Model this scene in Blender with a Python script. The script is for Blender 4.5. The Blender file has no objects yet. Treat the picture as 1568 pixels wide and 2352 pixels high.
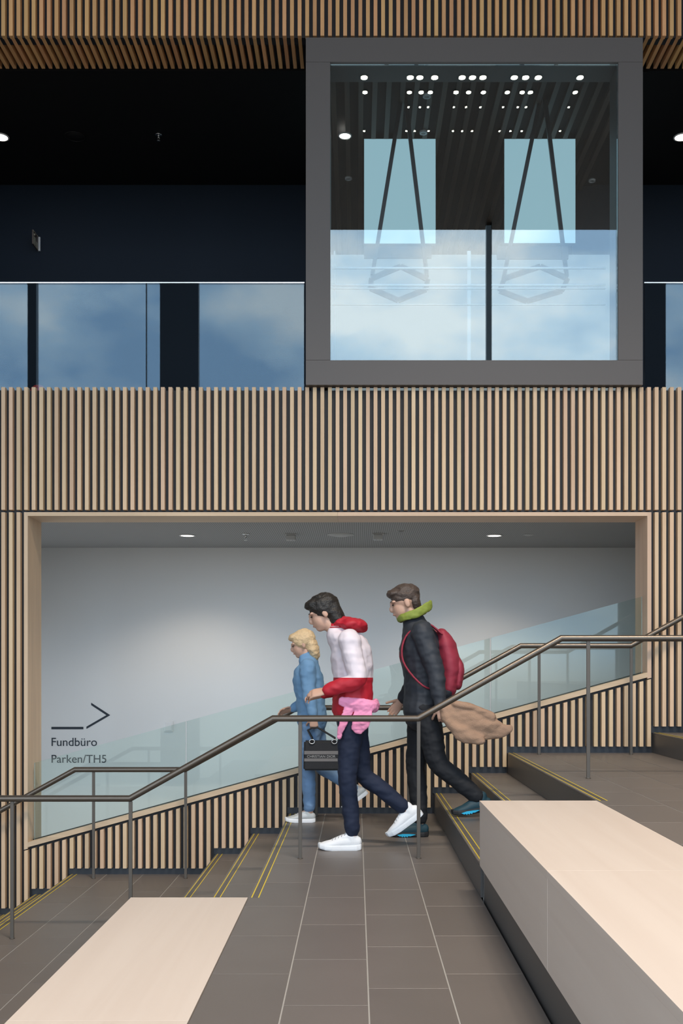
import bpy, bmesh, math, random
import numpy as np
from mathutils import Vector, Matrix, noise as mnoise

random.seed(7)
SC = bpy.context.scene
COL = SC.collection

# ---------------------------------------------------------------- camera
F, VX, VY, EYE = 2447.0, 818.0, 1545.0, 1.17      # focal length and vanishing point in photo pixels, eye height
YW = 8.81                                          # front plane of the slatted wall
cd = bpy.data.cameras.new('camera')
cd.sensor_fit = 'AUTO'; cd.sensor_width = 36.0
cd.lens = F * 36.0 / 2352.0
cd.shift_x = -(VX - 784) / 2352.0
cd.shift_y = (VY - 1176) / 2352.0
cd.clip_start = 0.05; cd.clip_end = 400
cam = bpy.data.objects.new('camera', cd); COL.objects.link(cam)
cam.location = (0, 0, EYE); cam.rotation_euler = (math.pi / 2, 0, 0)
SC.camera = cam
SC.view_settings.view_transform = 'Standard'; SC.view_settings.look = 'None'
SC.view_settings.exposure = 0.0; SC.view_settings.gamma = 1.0
SC.view_settings.use_curve_mapping = False

# ---------------------------------------------------------------- sky
SKY_GAIN = 1.0
w = bpy.data.worlds.new('sky'); SC.world = w; w.use_nodes = True
nt = w.node_tree; nt.nodes.clear()
def wn(t): return nt.nodes.new(t)
tc = wn('ShaderNodeTexCoord'); mp = wn('ShaderNodeMapping'); mp.inputs['Scale'].default_value = (1.0, 1.0, 1.9)
mp.inputs['Location'].default_value = (1.1, 0.6, 0.1)
nz = wn('ShaderNodeTexNoise'); nz.inputs['Scale'].default_value = 4.6; nz.inputs['Detail'].default_value = 5; nz.inputs['Roughness'].default_value = 0.55
rp = wn('ShaderNodeValToRGB')
rp.color_ramp.elements[0].position = 0.40; rp.color_ramp.elements[0].color = (0.36, 0.52, 0.72, 1)
rp.color_ramp.elements[1].position = 0.60; rp.color_ramp.elements[1].color = (1.0, 1.0, 1.0, 1)
e = rp.color_ramp.elements.new(0.5); e.color = (0.60, 0.74, 0.88, 1)
sep = wn('ShaderNodeSeparateXYZ'); mr = wn('ShaderNodeMapRange')
mr.inputs['From Min'].default_value = -0.01; mr.inputs['From Max'].default_value = 0.02
mix = wn('ShaderNodeMixRGB'); mix.inputs['Color1'].default_value = (0.27, 0.28, 0.28, 1)
bg = wn('ShaderNodeBackground'); bg.inputs['Strength'].default_value = 3.8 * SKY_GAIN
out = wn('ShaderNodeOutputWorld')
L = nt.links.new
L(tc.outputs['Generated'], mp.inputs['Vector']); L(mp.outputs['Vector'], nz.inputs['Vector']); L(nz.outputs['Fac'], rp.inputs['Fac'])
L(tc.outputs['Generated'], sep.inputs['Vector']); L(sep.outputs['Z'], mr.inputs['Value']); L(mr.outputs['Result'], mix.inputs['Fac'])
L(rp.outputs['Color'], mix.inputs['Color2']); L(mix.outputs['Color'], bg.inputs['Color']); L(bg.outputs['Background'], out.inputs['Surface'])

FACADE_Y = -3.0
HALL_Z = 9.81
pd = bpy.data.lights.new('facade_portal', 'AREA'); pd.shape = 'RECTANGLE'; pd.size = 20; pd.size_y = 11
pd.cycles.is_portal = True
po = bpy.data.objects.new('facade_portal', pd); COL.objects.link(po)
po.location = (0, FACADE_Y + 0.25, 4.3); po.rotation_euler = (math.pi / 2, 0, 0)

LAMP_W = 165.0          # hall downlights, watts each
CORR_W = 42.0          # corridor downlights

# ---------------------------------------------------------------- materials
MATS = {}
def newmat(name):
    m = bpy.data.materials.new(name); m.use_nodes = True; m.node_tree.nodes.clear()
    MATS[name] = m
    return m, m.node_tree.nodes.new, m.node_tree.links.new

def plain(name, col, rough=0.6, metal=0.0, spec=0.5, vary=0.0, nscale=6.0, namt=0.0, bump=0.0, bscale=40.0, coat=0.0):
    m, N, K = newmat(name)
    o = N('ShaderNodeOutputMaterial'); b = N('ShaderNodeBsdfPrincipled'); K(b.outputs[0], o.inputs[0])
    b.inputs['Roughness'].default_value = rough; b.inputs['Metallic'].default_value = metal
    b.inputs['Specular IOR Level'].default_value = spec; b.inputs['Coat Weight'].default_value = coat
    rgb = N('ShaderNodeRGB'); rgb.outputs[0].default_value = (*col, 1)
    src = rgb.outputs[0]
    if vary or namt:
        hsv = N('ShaderNodeHueSaturation'); K(src, hsv.inputs['Color'])
        val = N('ShaderNodeMath'); val.operation = 'ADD'; val.inputs[0].default_value = 1.0 - vary / 2 - namt / 2
        if vary:
            oi = N('ShaderNodeObjectInfo'); mu = N('ShaderNodeMath'); mu.operation = 'MULTIPLY'; mu.inputs[1].default_value = vary
            K(oi.outputs['Random'], mu.inputs[0]); K(mu.outputs[0], val.inputs[1])
        v = val.outputs[0]
        if namt:
            t = N('ShaderNodeTexCoord'); n = N('ShaderNodeTexNoise'); n.inputs['Scale'].default_value = nscale; n.inputs['Detail'].default_value = 4
            g = N('ShaderNodeNewGeometry'); K(g.outputs['Position'], n.inputs['Vector'])
            mu2 = N('ShaderNodeMath'); mu2.operation = 'MULTIPLY_ADD'; mu2.inputs[1].default_value = namt
            K(n.outputs['Fac'], mu2.inputs[0]); K(v, mu2.inputs[2]); v = mu2.outputs[0]
        K(v, hsv.inputs['Value']); src = hsv.outputs[0]
    K(src, b.inputs['Base Color'])
    if bump:
        g = N('ShaderNodeNewGeometry'); n = N('ShaderNodeTexNoise'); n.inputs['Scale'].default_value = bscale; n.inputs['Detail'].default_value = 3
        K(g.outputs['Position'], n.inputs['Vector'])
        bp = N('ShaderNodeBump'); bp.inputs['Strength'].default_value = bump; bp.inputs['Distance'].default_value = 0.01
        K(n.outputs['Fac'], bp.inputs['Height']); K(bp.outputs[0], b.inputs['Normal'])
    return m

def wood(name, c1, c2, axis='Z', rough=0.55, vary=0.2, hue=0.02, scale=1.0):
    m, N, K = newmat(name)
    o = N('ShaderNodeOutputMaterial'); b = N('ShaderNodeBsdfPrincipled'); K(b.outputs[0], o.inputs[0])
    b.inputs['Roughness'].default_value = rough
    g = N('ShaderNodeNewGeometry'); oi = N('ShaderNodeObjectInfo')
    mp = N('ShaderNodeMapping')
    s = {'X': (1.2, 28, 28), 'Y': (28, 1.2, 28), 'Z': (28, 28, 1.2)}[axis]
    mp.inputs['Scale'].default_value = tuple(v * scale for v in s)
    off = N('ShaderNodeVectorMath'); off.operation = 'SCALE'; off.inputs[0].default_value = (17, 31, 57)
    K(oi.outputs['Random'], off.inputs['Scale'])
    ad = N('ShaderNodeVectorMath'); ad.operation = 'ADD'
    K(g.outputs['Position'], mp.inputs['Vector']); K(mp.outputs[0], ad.inputs[0]); K(off.outputs[0], ad.inputs[1])
    n1 = N('ShaderNodeTexNoise'); n1.inputs['Scale'].default_value = 1.0; n1.inputs['Detail'].default_value = 5; n1.inputs['Distortion'].default_value = 0.6
    K(ad.outputs[0], n1.inputs['Vector'])
    mx = N('ShaderNodeMixRGB'); mx.inputs['Color1'].default_value = (*c1, 1); mx.inputs['Color2'].default_value = (*c2, 1)
    r = N('ShaderNodeMapRange'); r.inputs['From Min'].default_value = 0.3; r.inputs['From Max'].default_value = 0.72
    K(n1.outputs['Fac'], r.inputs['Value']); K(r.outputs[0], mx.inputs['Fac'])
    hsv = N('ShaderNodeHueSaturation')
    v = N('ShaderNodeMapRange'); v.inputs['To Min'].default_value = 1 - vary / 2; v.inputs['To Max'].default_value = 1 + vary / 2
    K(oi.outputs['Random'], v.inputs['Value']); K(v.outputs[0], hsv.inputs['Value'])
    wnn = N('ShaderNodeTexWhiteNoise'); wnn.noise_dimensions = '1D'; K(oi.outputs['Random'], wnn.inputs['W'])
    h = N('ShaderNodeMapRange'); h.inputs['To Min'].default_value = 0.5 - hue / 2; h.inputs['To Max'].default_value = 0.5 + hue / 2
    K(wnn.outputs['Value'], h.inputs['Value']); K(h.outputs[0], hsv.inputs['Hue'])
    K(mx.outputs[0], hsv.inputs['Color']); K(hsv.outputs[0], b.inputs['Base Color'])
    bp = N('ShaderNodeBump'); bp.inputs['Strength'].default_value = 0.06; bp.inputs['Distance'].default_value = 0.004
    K(n1.outputs['Fac'], bp.inputs['Height']); K(bp.outputs[0], b.inputs['Normal'])
    return m

def glass(name, refl, tint, rtint=(1, 1, 1)):
    m, N, K = newmat(name)
    o = N('ShaderNodeOutputMaterial'); mx = N('ShaderNodeMixShader'); t = N('ShaderNodeBsdfTransparent'); g = N('ShaderNodeBsdfGlossy')
    t.inputs[0].default_value = (*tint, 1); g.inputs['Color'].default_value = (*rtint, 1); g.inputs['Roughness'].default_value = 0.0
    fr = N('ShaderNodeFresnel'); fr.inputs['IOR'].default_value = 1.5
    mu = N('ShaderNodeMath'); mu.operation = 'MULTIPLY'; mu.inputs[1].default_value = refl / 0.04; mu.use_clamp = True
    K(fr.outputs[0], mu.inputs[0]); K(mu.outputs[0], mx.inputs[0])
    K(t.outputs[0], mx.inputs[1]); K(g.outputs[0], mx.inputs[2]); K(mx.outputs[0], o.inputs[0])
    return m

def emit(name, col, strength):
    m, N, K = newmat(name)
    o = N('ShaderNodeOutputMaterial'); e = N('ShaderNodeEmission'); e.inputs[0].default_value = (*col, 1); e.inputs[1].default_value = strength
    K(e.outputs[0], o.inputs[0]); return m

M_SLAT = wood('pale_slat_wood', (0.70, 0.515, 0.34), (0.61, 0.43, 0.265), 'Z', vary=0.16)
M_FASC = wood('orange_slat_wood', (0.74, 0.42, 0.19), (0.62, 0.34, 0.145), 'Z', vary=0.22)  # more orange than the pale slats
M_SOFF = wood('orange_soffit_wood', (0.74, 0.42, 0.19), (0.62, 0.34, 0.145), 'Y', vary=0.25)
M_TRIMZ = wood('lining_wood_upright', (0.66, 0.49, 0.34), (0.56, 0.41, 0.28), 'Z', vary=0.05)
M_TRIMX = wood('lining_wood_level', (0.66, 0.49, 0.34), (0.56, 0.41, 0.28), 'X', vary=0.05)
M_BENCH = wood('bench_maple', (0.72, 0.63, 0.555), (0.67, 0.575, 0.50), 'Y', rough=0.45, vary=0.04, hue=0.0, scale=0.35)
M_DARK = plain('navy_black_backing', (0.016, 0.018, 0.023), 0.55)
M_BASE = plain('navy_baseboard', (0.020, 0.026, 0.035), 0.4)
M_GALW = plain('gallery_dark_wall', (0.007, 0.014, 0.026), 0.6, spec=0.2)
M_GALC = plain('gallery_dark_ceiling', (0.008, 0.008, 0.009), 0.7, spec=0.2)
M_TILE = plain('stone_tile', (0.152, 0.135, 0.125), 0.42, vary=0.12, namt=0.16, nscale=3.0, bump=0.02, bscale=120)
M_GROUT = plain('grout', (0.36, 0.35, 0.33), 0.8)
M_RISER = plain('riser_panel', (0.060, 0.057, 0.055), 0.45, namt=0.15, nscale=2)
M_YEL = plain('yellow_line', (0.80, 0.62, 0.03), 0.5)
M_GROOVE = plain('tactile_groove', (0.10, 0.094, 0.09), 0.5)
M_RAIL = plain('bronze_rail', (0.135, 0.115, 0.095), 0.34, metal=0.7)
M_POST = plain('bronze_post', (0.105, 0.092, 0.078), 0.4, metal=0.3)
M_FRAME = plain('window_frame_paint', (0.070, 0.063, 0.060), 0.5, namt=0.06, nscale=2)
M_WHITE = plain('white_paint', (0.78, 0.78, 0.77), 0.8)
M_PERF, N, K = newmat('linear_acoustic_ceiling')
o = N('ShaderNodeOutputMaterial'); b = N('ShaderNodeBsdfPrincipled'); K(b.outputs[0], o.inputs[0]); b.inputs['Roughness'].default_value = 0.8
g = N('ShaderNodeNewGeometry'); wv = N('ShaderNodeTexWave'); wv.wave_type = 'BANDS'; wv.bands_direction = 'X'; wv.inputs['Scale'].default_value = 16.5
K(g.outputs['Position'], wv.inputs['Vector'])
mx = N('ShaderNodeMixRGB'); mx.inputs['Color1'].default_value = (0.22, 0.22, 0.217, 1); mx.inputs['Color2'].default_value = (0.40, 0.40, 0.395, 1)
K(wv.outputs['Fac'], mx.inputs['Fac']); K(mx.outputs[0], b.inputs['Base Color'])
M_GLASSB = glass('gallery_glass', 0.056, (0.93, 0.96, 0.96), (0.68, 0.86, 1.0))
M_GLASSW = glass('bay_glass', 0.095, (0.88, 0.93, 0.95), (0.90, 0.98, 1.0))
M_GLASSR = glass('ramp_glass', 0.030, (0.90, 0.955, 0.94), (0.93, 1.0, 0.98))
M_GEDGE = plain('glass_edge', (0.55, 0.66, 0.63), 0.15, spec=0.8)
M_STEEL = plain('brushed_steel', (0.72, 0.72, 0.71), 0.22, metal=1.0)
M_BLACK = plain('black_steel', (0.012, 0.013, 0.015), 0.4)
M_SIGN = plain('sign_ink', (0.022, 0.032, 0.045), 0.6)
M_LAMP = emit('lamp_diffuser', (1.0, 0.86, 0.68), 34.0)
M_LAMPC = emit('corridor_lamp_diffuser', (1.0, 0.90, 0.78), 7.0)
M_GLOWPANEL = emit('added_panel_glow', (0.58, 0.90, 1.0), 0.66)
M_LAMPW = plain('lamp_ring_white', (0.7, 0.7, 0.7), 0.5)
M_DUCT = plain('dark_disc', (0.004, 0.004, 0.004), 0.6)
M_RED = plain('red_plastic', (0.35, 0.02, 0.02), 0.5)

# ---------------------------------------------------------------- helpers
def PX(px, py, Y):
    return Vector(((px - VX) * Y / F, Y, EYE + (VY - py) * Y / F))
def X_(px, Y=YW): return (px - VX) * Y / F
def Z_(py, Y=YW): return EYE + (VY - py) * Y / F

def link(name, me, mat=None, parent=None, loc=None, smooth=False):
    o = bpy.data.objects.new(name, me); COL.objects.link(o)
    if mat is not None and len(me.materials) == 0: me.materials.append(mat)
    if loc is not None: o.location = loc
    if parent is not None:
        o.parent = parent
        o.matrix_parent_inverse = Matrix.Translation(parent.location).inverted() if parent.parent is None else \
            (Matrix.Translation(parent.parent.location) @ parent.matrix_parent_inverse @ Matrix.Translation(parent.location)).inverted()
        if parent.parent is not None:
            o.matrix_parent_inverse = parent_world(parent).inverted()
    if smooth:
        for p in me.polygons: p.use_smooth = True
    return o
def parent_world(o):
    m = Matrix.Translation(o.location)
    if o.parent is not None: m = parent_world(o.parent) @ o.matrix_parent_inverse @ m
    return m

def tag(o, label=None, cat=None, group=None, kind=None):
    if label: o['label'] = label
    if cat: o['category'] = cat
    if group: o['group'] = group
    if kind: o['kind'] = kind
    return o
def empty(name, loc, label, cat, group=None, kind=None):
    o = bpy.data.objects.new(name, None); COL.objects.link(o); o.location = loc; o.empty_display_size = 0.1
    return tag(o, label, cat, group, kind)

def boxmesh(x0, x1, y0, y1, z0, z1, bevel=0.0, name='box'):
    me = bpy.data.meshes.new(name)
    v = [(x, y, z) for z in (z0, z1) for y in (y0, y1) for x in (x0, x1)]
    f = [(0, 2, 3, 1), (4, 5, 7, 6), (0, 1, 5, 4), (2, 6, 7, 3), (0, 4, 6, 2), (1, 3, 7, 5)]
    me.from_pydata(v, [], f)
    if bevel:
        bm = bmesh.new(); bm.from_mesh(me)
        bmesh.ops.bevel(bm, geom=bm.edges[:], offset=bevel, segments=1, affect='EDGES'); bm.to_mesh(me); bm.free()
    return me
def box(name, x0, x1, y0, y1, z0, z1, mat, parent=None, bevel=0.0):
    return link(name, boxmesh(x0, x1, y0, y1, z0, z1, bevel, name), mat, parent)
def struct(o, label=None):
    o['kind'] = 'structure'
    if label: o['label'] = label
    return o

def prism_y(name, poly, y0, y1, mat, parent=None, bevel=0.0):
    """polygon in XZ (counter-clockwise seen from -Y) extruded from y0 to y1"""
    n = len(poly); me = bpy.data.meshes.new(name)
    v = [(x, y0, z) for x, z in poly] + [(x, y1, z) for x, z in poly]
    f = [tuple(range(n)), tuple(reversed(range(n, 2 * n)))] + [((i + 1) % n, i, n + i, n + (i + 1) % n) for i in range(n)]
    me.from_pydata(v, [], f)
    bm = bmesh.new(); bm.from_mesh(me); bmesh.ops.recalc_face_normals(bm, faces=bm.faces[:])
    if bevel: bmesh.ops.bevel(bm, geom=bm.edges[:], offset=bevel, segments=1, affect='EDGES')
    bm.to_mesh(me); bm.free()
    return link(name, me, mat, parent)

def lathe(name, prof, center, mat, parent=None, n=28, smooth=True):
    """prof: (radius, z) pairs from one axis end to the other"""
    v, f = [], []
    for r, z in prof:
        for k in range(n):
            a = 2 * math.pi * k / n; v.append((r * math.cos(a), r * math.sin(a), z))
    for i in range(len(prof) - 1):
        for k in range(n):
            f.append((i * n + k, i * n + (k + 1) % n, (i + 1) * n + (k + 1) % n, (i + 1) * n + k))
    m = len(prof)
    if min(prof[0][0], prof[-1][0]) > 0.3 * max(p[0] for p in prof) and abs(prof[0][0] - prof[-1][0]) < 1e-6:
        for k in range(n): f.append(((m - 1) * n + k, (m - 1) * n + (k + 1) % n, (k + 1) % n, k))
    else:
        f.append(tuple(reversed(range(n)))); f.append(tuple(range((m - 1) * n, m * n)))
    me = bpy.data.meshes.new(name); me.from_pydata(v, [], f)
    bm = bmesh.new(); bm.from_mesh(me); bmesh.ops.recalc_face_normals(bm, faces=bm.faces[:]); bm.to_mesh(me); bm.free()
    return link(name, me, mat, parent, loc=center, smooth=smooth)

def tube(name, pts, r, mat, parent=None, n=14, smooth=True, closed=False):
    """mitred round tube along a polyline"""
    P = [Vector(p) for p in pts]; v, f = [], []; m = len(P)
    for i, p in enumerate(P):
        if closed: a = (p - P[i - 1]).normalized(); b = (P[(i + 1) % m] - p).normalized()
        else:
            a = (p - P[i - 1]).normalized() if i else (P[1] - p).normalized()
            b = (P[i + 1] - p).normalized() if i < m - 1 else a
        t = (a + b).normalized(); ref = Vector((0, 1, 0)) if abs(t.y) < 0.9 else Vector((0, 0, 1))
        s = (ref - t * ref.dot(t)).normalized(); u = t.cross(s).normalized()
        k = 1.0 / max(0.3, t.dot(a))
        for j in range(n):
            an = 2 * math.pi * j / n
            v.append(p + s * (r * math.cos(an)) + u * (r * k * math.sin(an)))
    segs = m if closed else m - 1
    for i in range(segs):
        i2 = (i + 1) % m
        for j in range(n): f.append((i * n + j, i * n + (j + 1) % n, i2 * n + (j + 1) % n, i2 * n + j))
    if not closed: f.append(tuple(reversed(range(n)))); f.append(tuple(range((m - 1) * n, m * n)))
    me = bpy.data.meshes.new(name); me.from_pydata([tuple(q) for q in v], [], f)
    bm = bmesh.new(); bm.from_mesh(me); bmesh.ops.recalc_face_normals(bm, faces=bm.faces[:]); bm.to_mesh(me); bm.free()
    return link(name, me, mat, parent, smooth=smooth)

def bar(name, p0, p1, wx, wy, mat, parent=None):
    """square bar from p0 to p1 lying in an XZ plane"""
    p0, p1 = Vector(p0), Vector(p1); t = (p1 - p0).normalized(); s = Vector((0, 1, 0)); u = t.cross(s).normalized()
    v = []
    for p in (p0, p1):
        for a, b in ((-1, -1), (1, -1), (1, 1), (-1, 1)): v.append(tuple(p + u * (a * wx / 2) + s * (b * wy / 2)))
    me = bpy.data.meshes.new(name)
    me.from_pydata(v, [], [(0, 1, 2, 3), (7, 6, 5, 4), (0, 4, 5, 1), (1, 5, 6, 2), (2, 6, 7, 3), (3, 7, 4, 0)])
    bm = bmesh.new(); bm.from_mesh(me); bmesh.ops.recalc_face_normals(bm, faces=bm.faces[:]); bm.to_mesh(me); bm.free()
    return link(name, me, mat, parent)

def lettering(name, body, x0, x1, zbase, Y, mat, parent, depth=0.002, face=(math.pi / 2, 0, 0)):
    cu = bpy.data.curves.new(name, 'FONT'); cu.body = body; cu.size = 1.0
    o = bpy.data.objects.new(name, cu); COL.objects.link(o)
    bpy.context.view_layer.update()
    me = bpy.data.meshes.new_from_object(o.evaluated_get(bpy.context.evaluated_depsgraph_get()))
    bpy.data.objects.remove(o)
    xs = [v.co.x for v in me.vertices]; a, b_ = min(xs), max(xs); s = (x1 - x0) / (b_ - a)
    bm = bmesh.new(); bm.from_mesh(me)
    r = bmesh.ops.extrude_face_region(bm, geom=bm.faces[:])
    top = [g for g in r['geom'] if isinstance(g, bmesh.types.BMVert)]
    for v in bm.verts: v.co = Vector(((v.co.x - a) * s + x0, Y, v.co.y * s + zbase))
    for v in top: v.co.y -= depth
    bmesh.ops.recalc_face_normals(bm, faces=bm.faces[:]); bm.to_mesh(me); bm.free()
    me.materials.clear()
    return link(name, me, mat, parent)

# ---------------------------------------------------------------- stair levels
PER, RISE, RUN, NOSE = 1.812, 0.168, 0.302, -0.560
BEND = 5.54                      # where the stair stops and the seating benches begin
YB = YW + 0.05                   # backing plane behind the slats
YNEAR = -2.6
def tread_z(x):
    k = math.floor((x - NOSE) / PER); u = x - NOSE - k * PER; z = k * 3 * RISE
    if u >= PER - 2 * RUN: z += RISE
    if u >= PER - RUN: z += RISE
    return z

def add_tiles(parent, x0, x1, z, ys0, ys1, cols, offs, gapx=0.006, gapy=0.0035):
    wcol = (x1 - x0) / cols
    cache = {}
    for c in range(cols):
        a = x0 + c * wcol + (gapx / 2 if c else 0.0); b_ = x0 + (c + 1) * wcol - (gapx / 2 if c < cols - 1 else 0.0)
        y = offs[c % len(offs)]
        while y > ys0: y -= 0.6
        while y < ys1:
            p0, p1 = max(y, ys0) + gapy / 2, min(y + 0.6, ys1) - gapy / 2; y += 0.6
            if p1 - p0 < 0.03: continue
            key = (round(b_ - a, 4), round(p1 - p0, 4))
            if key not in cache:
                hx, hy = (b_ - a) / 2, (p1 - p0) / 2
                cache[key] = boxmesh(-hx, hx, -hy, hy, -0.010, 0.0, 0.0008, 'tile'); cache[key].materials.append(M_TILE)
            link('tile', cache[key], None, parent, loc=((a + b_) / 2, (p0 + p1) / 2, z))

def add_strip(parent, x0, z, y0, y1):
    for dx, wd, nm, mt in ((0.016, 0.0055, 'yellow_line', M_YEL), (0.052, 0.0055, 'yellow_line', M_YEL),
                           (0.026, 0.003, 'tactile_groove', M_GROOVE), (0.034, 0.003, 'tactile_groove', M_GROOVE), (0.043, 0.003, 'tactile_groove', M_GROOVE)):
        box(nm, x0 + dx - wd / 2, x0 + dx + wd / 2, y0, y1, z - 0.001, z + 0.0012, mt, parent)

LN = {-2: 'lowest', -1: 'lower', 0: 'middle', 1: 'upper', 2: 'highest'}
land_names = {-2: ('floor_landing_lowest', 'lowest stone landing at the foot of the stair flight'),
              -1: ('floor_landing_lower', 'dark stone tiled landing three steps below the walking people'),
              0: ('floor_landing_middle', 'dark stone tiled landing where the people walk'),
              1: ('floor_landing_upper', 'dark stone tiled landing three steps above the walking people')}
for k in (-2, -1, 0, 1, 2):
    z = k * 3 * RISE; x0 = NOSE + k * PER; x1 = x0 + PER - 2 * RUN
    xe0 = x0 if k > -2 else -5.0; xe1 = x1 if k < 2 else 10.0
    nm, lb = land_names.get(k, ('floor_landing_highest', 'highest stone landing of the stair'))
    s = struct(box(nm, xe0 + (0.012 if k > -2 else 0), xe1, YNEAR, YB, z - 0.45 if k < 2 else -1.3, z - 0.0018, M_GROUT), lb)
    if -2 < k < 2:
        add_tiles(s, x0, x1, z, 1.6, YB, 4, (5.336, 5.545, 5.746, 5.336))
        add_strip(s, x0, z, BEND, YB - 0.012)
    elif k == 2:
        add_tiles(s, x0, x0 + 1.208, z, 5.5, YB, 4, (5.336, 5.545, 5.746, 5.336))
    else:
        add_tiles(s, x1 - 1.208, x1, z, 5.5, YB, 4, (5.336, 5.545, 5.746, 5.336))
    if k > -2:
        box('riser', x0 - 0.002, x0 + 0.014, BEND, YB, z - RISE + 0.001, z - 0.0105, M_RISER, s)
    # two steps leading up to the next landing
    if k < 2:
        for j in (1, 2):
            sx0 = x1 + (j - 1) * RUN; sx1 = sx0 + RUN; sz = z + j * RISE
            st = struct(box('stair_step', sx0 + 0.012, sx1 + 0.012, BEND, YB, sz - RISE - 0.2, sz - 0.0018, M_GROUT),
                        '%s stone step with yellow edge lines above the %s landing' % (('first', 'second')[j - 1], LN[k]))
            add_tiles(st, sx0, sx1, sz, BEND, YB, 1, (5.54,))
            box('riser', sx0 - 0.002, sx0 + 0.014, BEND, YB, sz - RISE + 0.001, sz - 0.0105, M_RISER, st)
            add_strip(st, sx0, sz, BEND, YB - 0.012)
        # plinth under the bench row
        struct(box('floor_plinth', x1 + 0.012, x1 + 2 * RUN - 0.02, YNEAR, BEND - 0.03, z - 0.2, z + 0.1655, M_RISER), 'dark plinth panel under the bench row above the %s landing' % LN[k])

# benches: top flush with the landing above
def bench(k, y0, y1, label):
    z = k * 3 * RISE; x0 = NOSE + k * PER - 2 * RUN - 0.008; x1 = NOSE + k * PER - 0.004
    t = empty('wooden_bench', ((x0 + x1) / 2, (y0 + y1) / 2, z - 0.338), label, 'bench', 'blocky maple seating benches')
    box('bench_top', x0, x1, y0, y1, z - 0.026, z + 0.001, M_BENCH, t, bevel=0.0004)
    box('side_panel', x0 + 0.0015, x0 + 0.026, y0 + 0.001, y1 - 0.0015, z - 0.338, z - 0.0265, M_BENCH, t, bevel=0.001)
    box('side_panel', x1 - 0.026, x1 - 0.0015, y0 + 0.001, y1 - 0.0015, z - 0.338, z - 0.0265, M_BENCH, t, bevel=0.001)
    box('end_panel', x0 + 0.0265, x1 - 0.0265, y1 - 0.026, y1 - 0.0015, z - 0.338, z - 0.0265, M_BENCH, t, bevel=0.001)
    box('end_panel', x0 + 0.0265, x1 - 0.0265, y0 + 0.001, y0 + 0.026, z - 0.338, z - 0.0265, M_BENCH, t, bevel=0.001)
    box('bottom_board', x0 + 0.0265, x1 - 0.0265, y0 + 0.0265, y1 - 0.0265, z - 0.338, z - 0.318, M_BENCH, t)
SEAM = 3.58
bench(1, SEAM + 0.0003, BEND, 'pale maple block bench beside the upper landing, section ending at the steps')
bench(1, 0.9, SEAM - 0.0003, 'pale maple block bench beside the upper landing, section away from the steps')
bench(0, SEAM + 0.0003, BEND, 'pale maple block bench flush with the middle landing, section ending at the steps')
bench(0, 0.9, SEAM - 0.0003, 'pale maple block bench flush with the middle landing, section away from the steps')

# ---------------------------------------------------------------- slatted wall
PITCH, SW = 0.06282, 0.0313
S0 = X_(2.8)
def slat_x(k): return S0 + k * PITCH
ZP_T, ZP_B = Z_(889), Z_(1171)           # parapet slats
ZL_T = Z_(1176.5)                        # lower slats and opening head
ZF_B = Z_(82)                            # fascia slats
KL, KR = -5, 97
xo0, xo1 = X_(55.1), X_(1495.2)          # outer edges of the opening lining
xi0, xi1 = X_(63.8), X_(1486.0)
SL = (1946.5 - 1556.0) / (1485.5 - 62.0)
def zsill(x):                            # lower edge of the sloping sill board at the wall plane
    px = VX + x * F / YW
    return Z_(1946.5 - SL * (px - 62.0))

def slat_mesh(h):
    me = boxmesh(0, SW, 0, 0.049, 0, h, 0.001, 'slat'); me.materials.append(M_SLAT); return me

wp = struct(box('wall_parapet', -5, 10, YB, YB + 0.14, ZL_T - 0.033 + 0.02, ZP_T - 0.016, M_DARK), 'dark gallery parapet clad in upright pale wood slats')
me = slat_mesh(ZP_T - ZP_B)
for k in range(KL, KR): link('slat', me, None, wp, loc=(slat_x(k), YW, ZP_B))

wf = struct(box('wall_fascia', -5, 10, YB, YB + 0.1, ZF_B + 0.012, HALL_Z, M_DARK), 'upper fascia clad in upright orange wood slats')
me = boxmesh(0, SW, 0, 0.049, 0, 1.2, 0.001, 'slat'); me.materials.append(M_FASC)
for k in range(KL, KR): link('slat', me, None, wf, loc=(slat_x(k), YW, ZF_B))

FX0, FX1 = X_(702, 8.76), X_(1476, 8.76)
cs = struct(box('ceiling_soffit', -5, 10, YB + 0.01, 9.36, ZF_B + 0.07, ZF_B + 0.12, M_DARK), 'soffit of orange wood slats above the gallery opening')
me = boxmesh(0, 0.030, 0, 0.45, 0, 0.06, 0.001, 'slat'); me.materials.append(M_SOFF)
for k in range(KL, KR):
    x = slat_x(k)
    if x + SW < FX0 - 0.005 or x > FX1 + 0.005: link('slat', me, None, cs, loc=(x, YW + 0.05, ZF_B + 0.010))

wl = struct(box('wall_lower_west', -5, xo0 - 0.002, YB, YB + 0.14, -1.6, ZL_T - 0.012, M_DARK), 'dark wall with upright pale wood slats beside the opening, over the lower landing')
for k in range(KL, 3):
    x = slat_x(k); zb = tread_z(x + SW / 2) + 0.06
    me = slat_mesh(ZL_T - zb); link('slat', me, None, wl, loc=(x, YW, zb))
wr = struct(box('wall_lower_east', xo1 + 0.002, 10, YB, YB + 0.14, 0.4, ZL_T - 0.012, M_DARK), 'dark wall with upright pale wood slats beside the opening, over the upper landing')
for k in range(86, KR):
    x = slat_x(k); zb = tread_z(x + SW / 2) + 0.052
    me = slat_mesh(ZL_T - zb); link('slat', me, None, wr, loc=(x, YW, zb))

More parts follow.
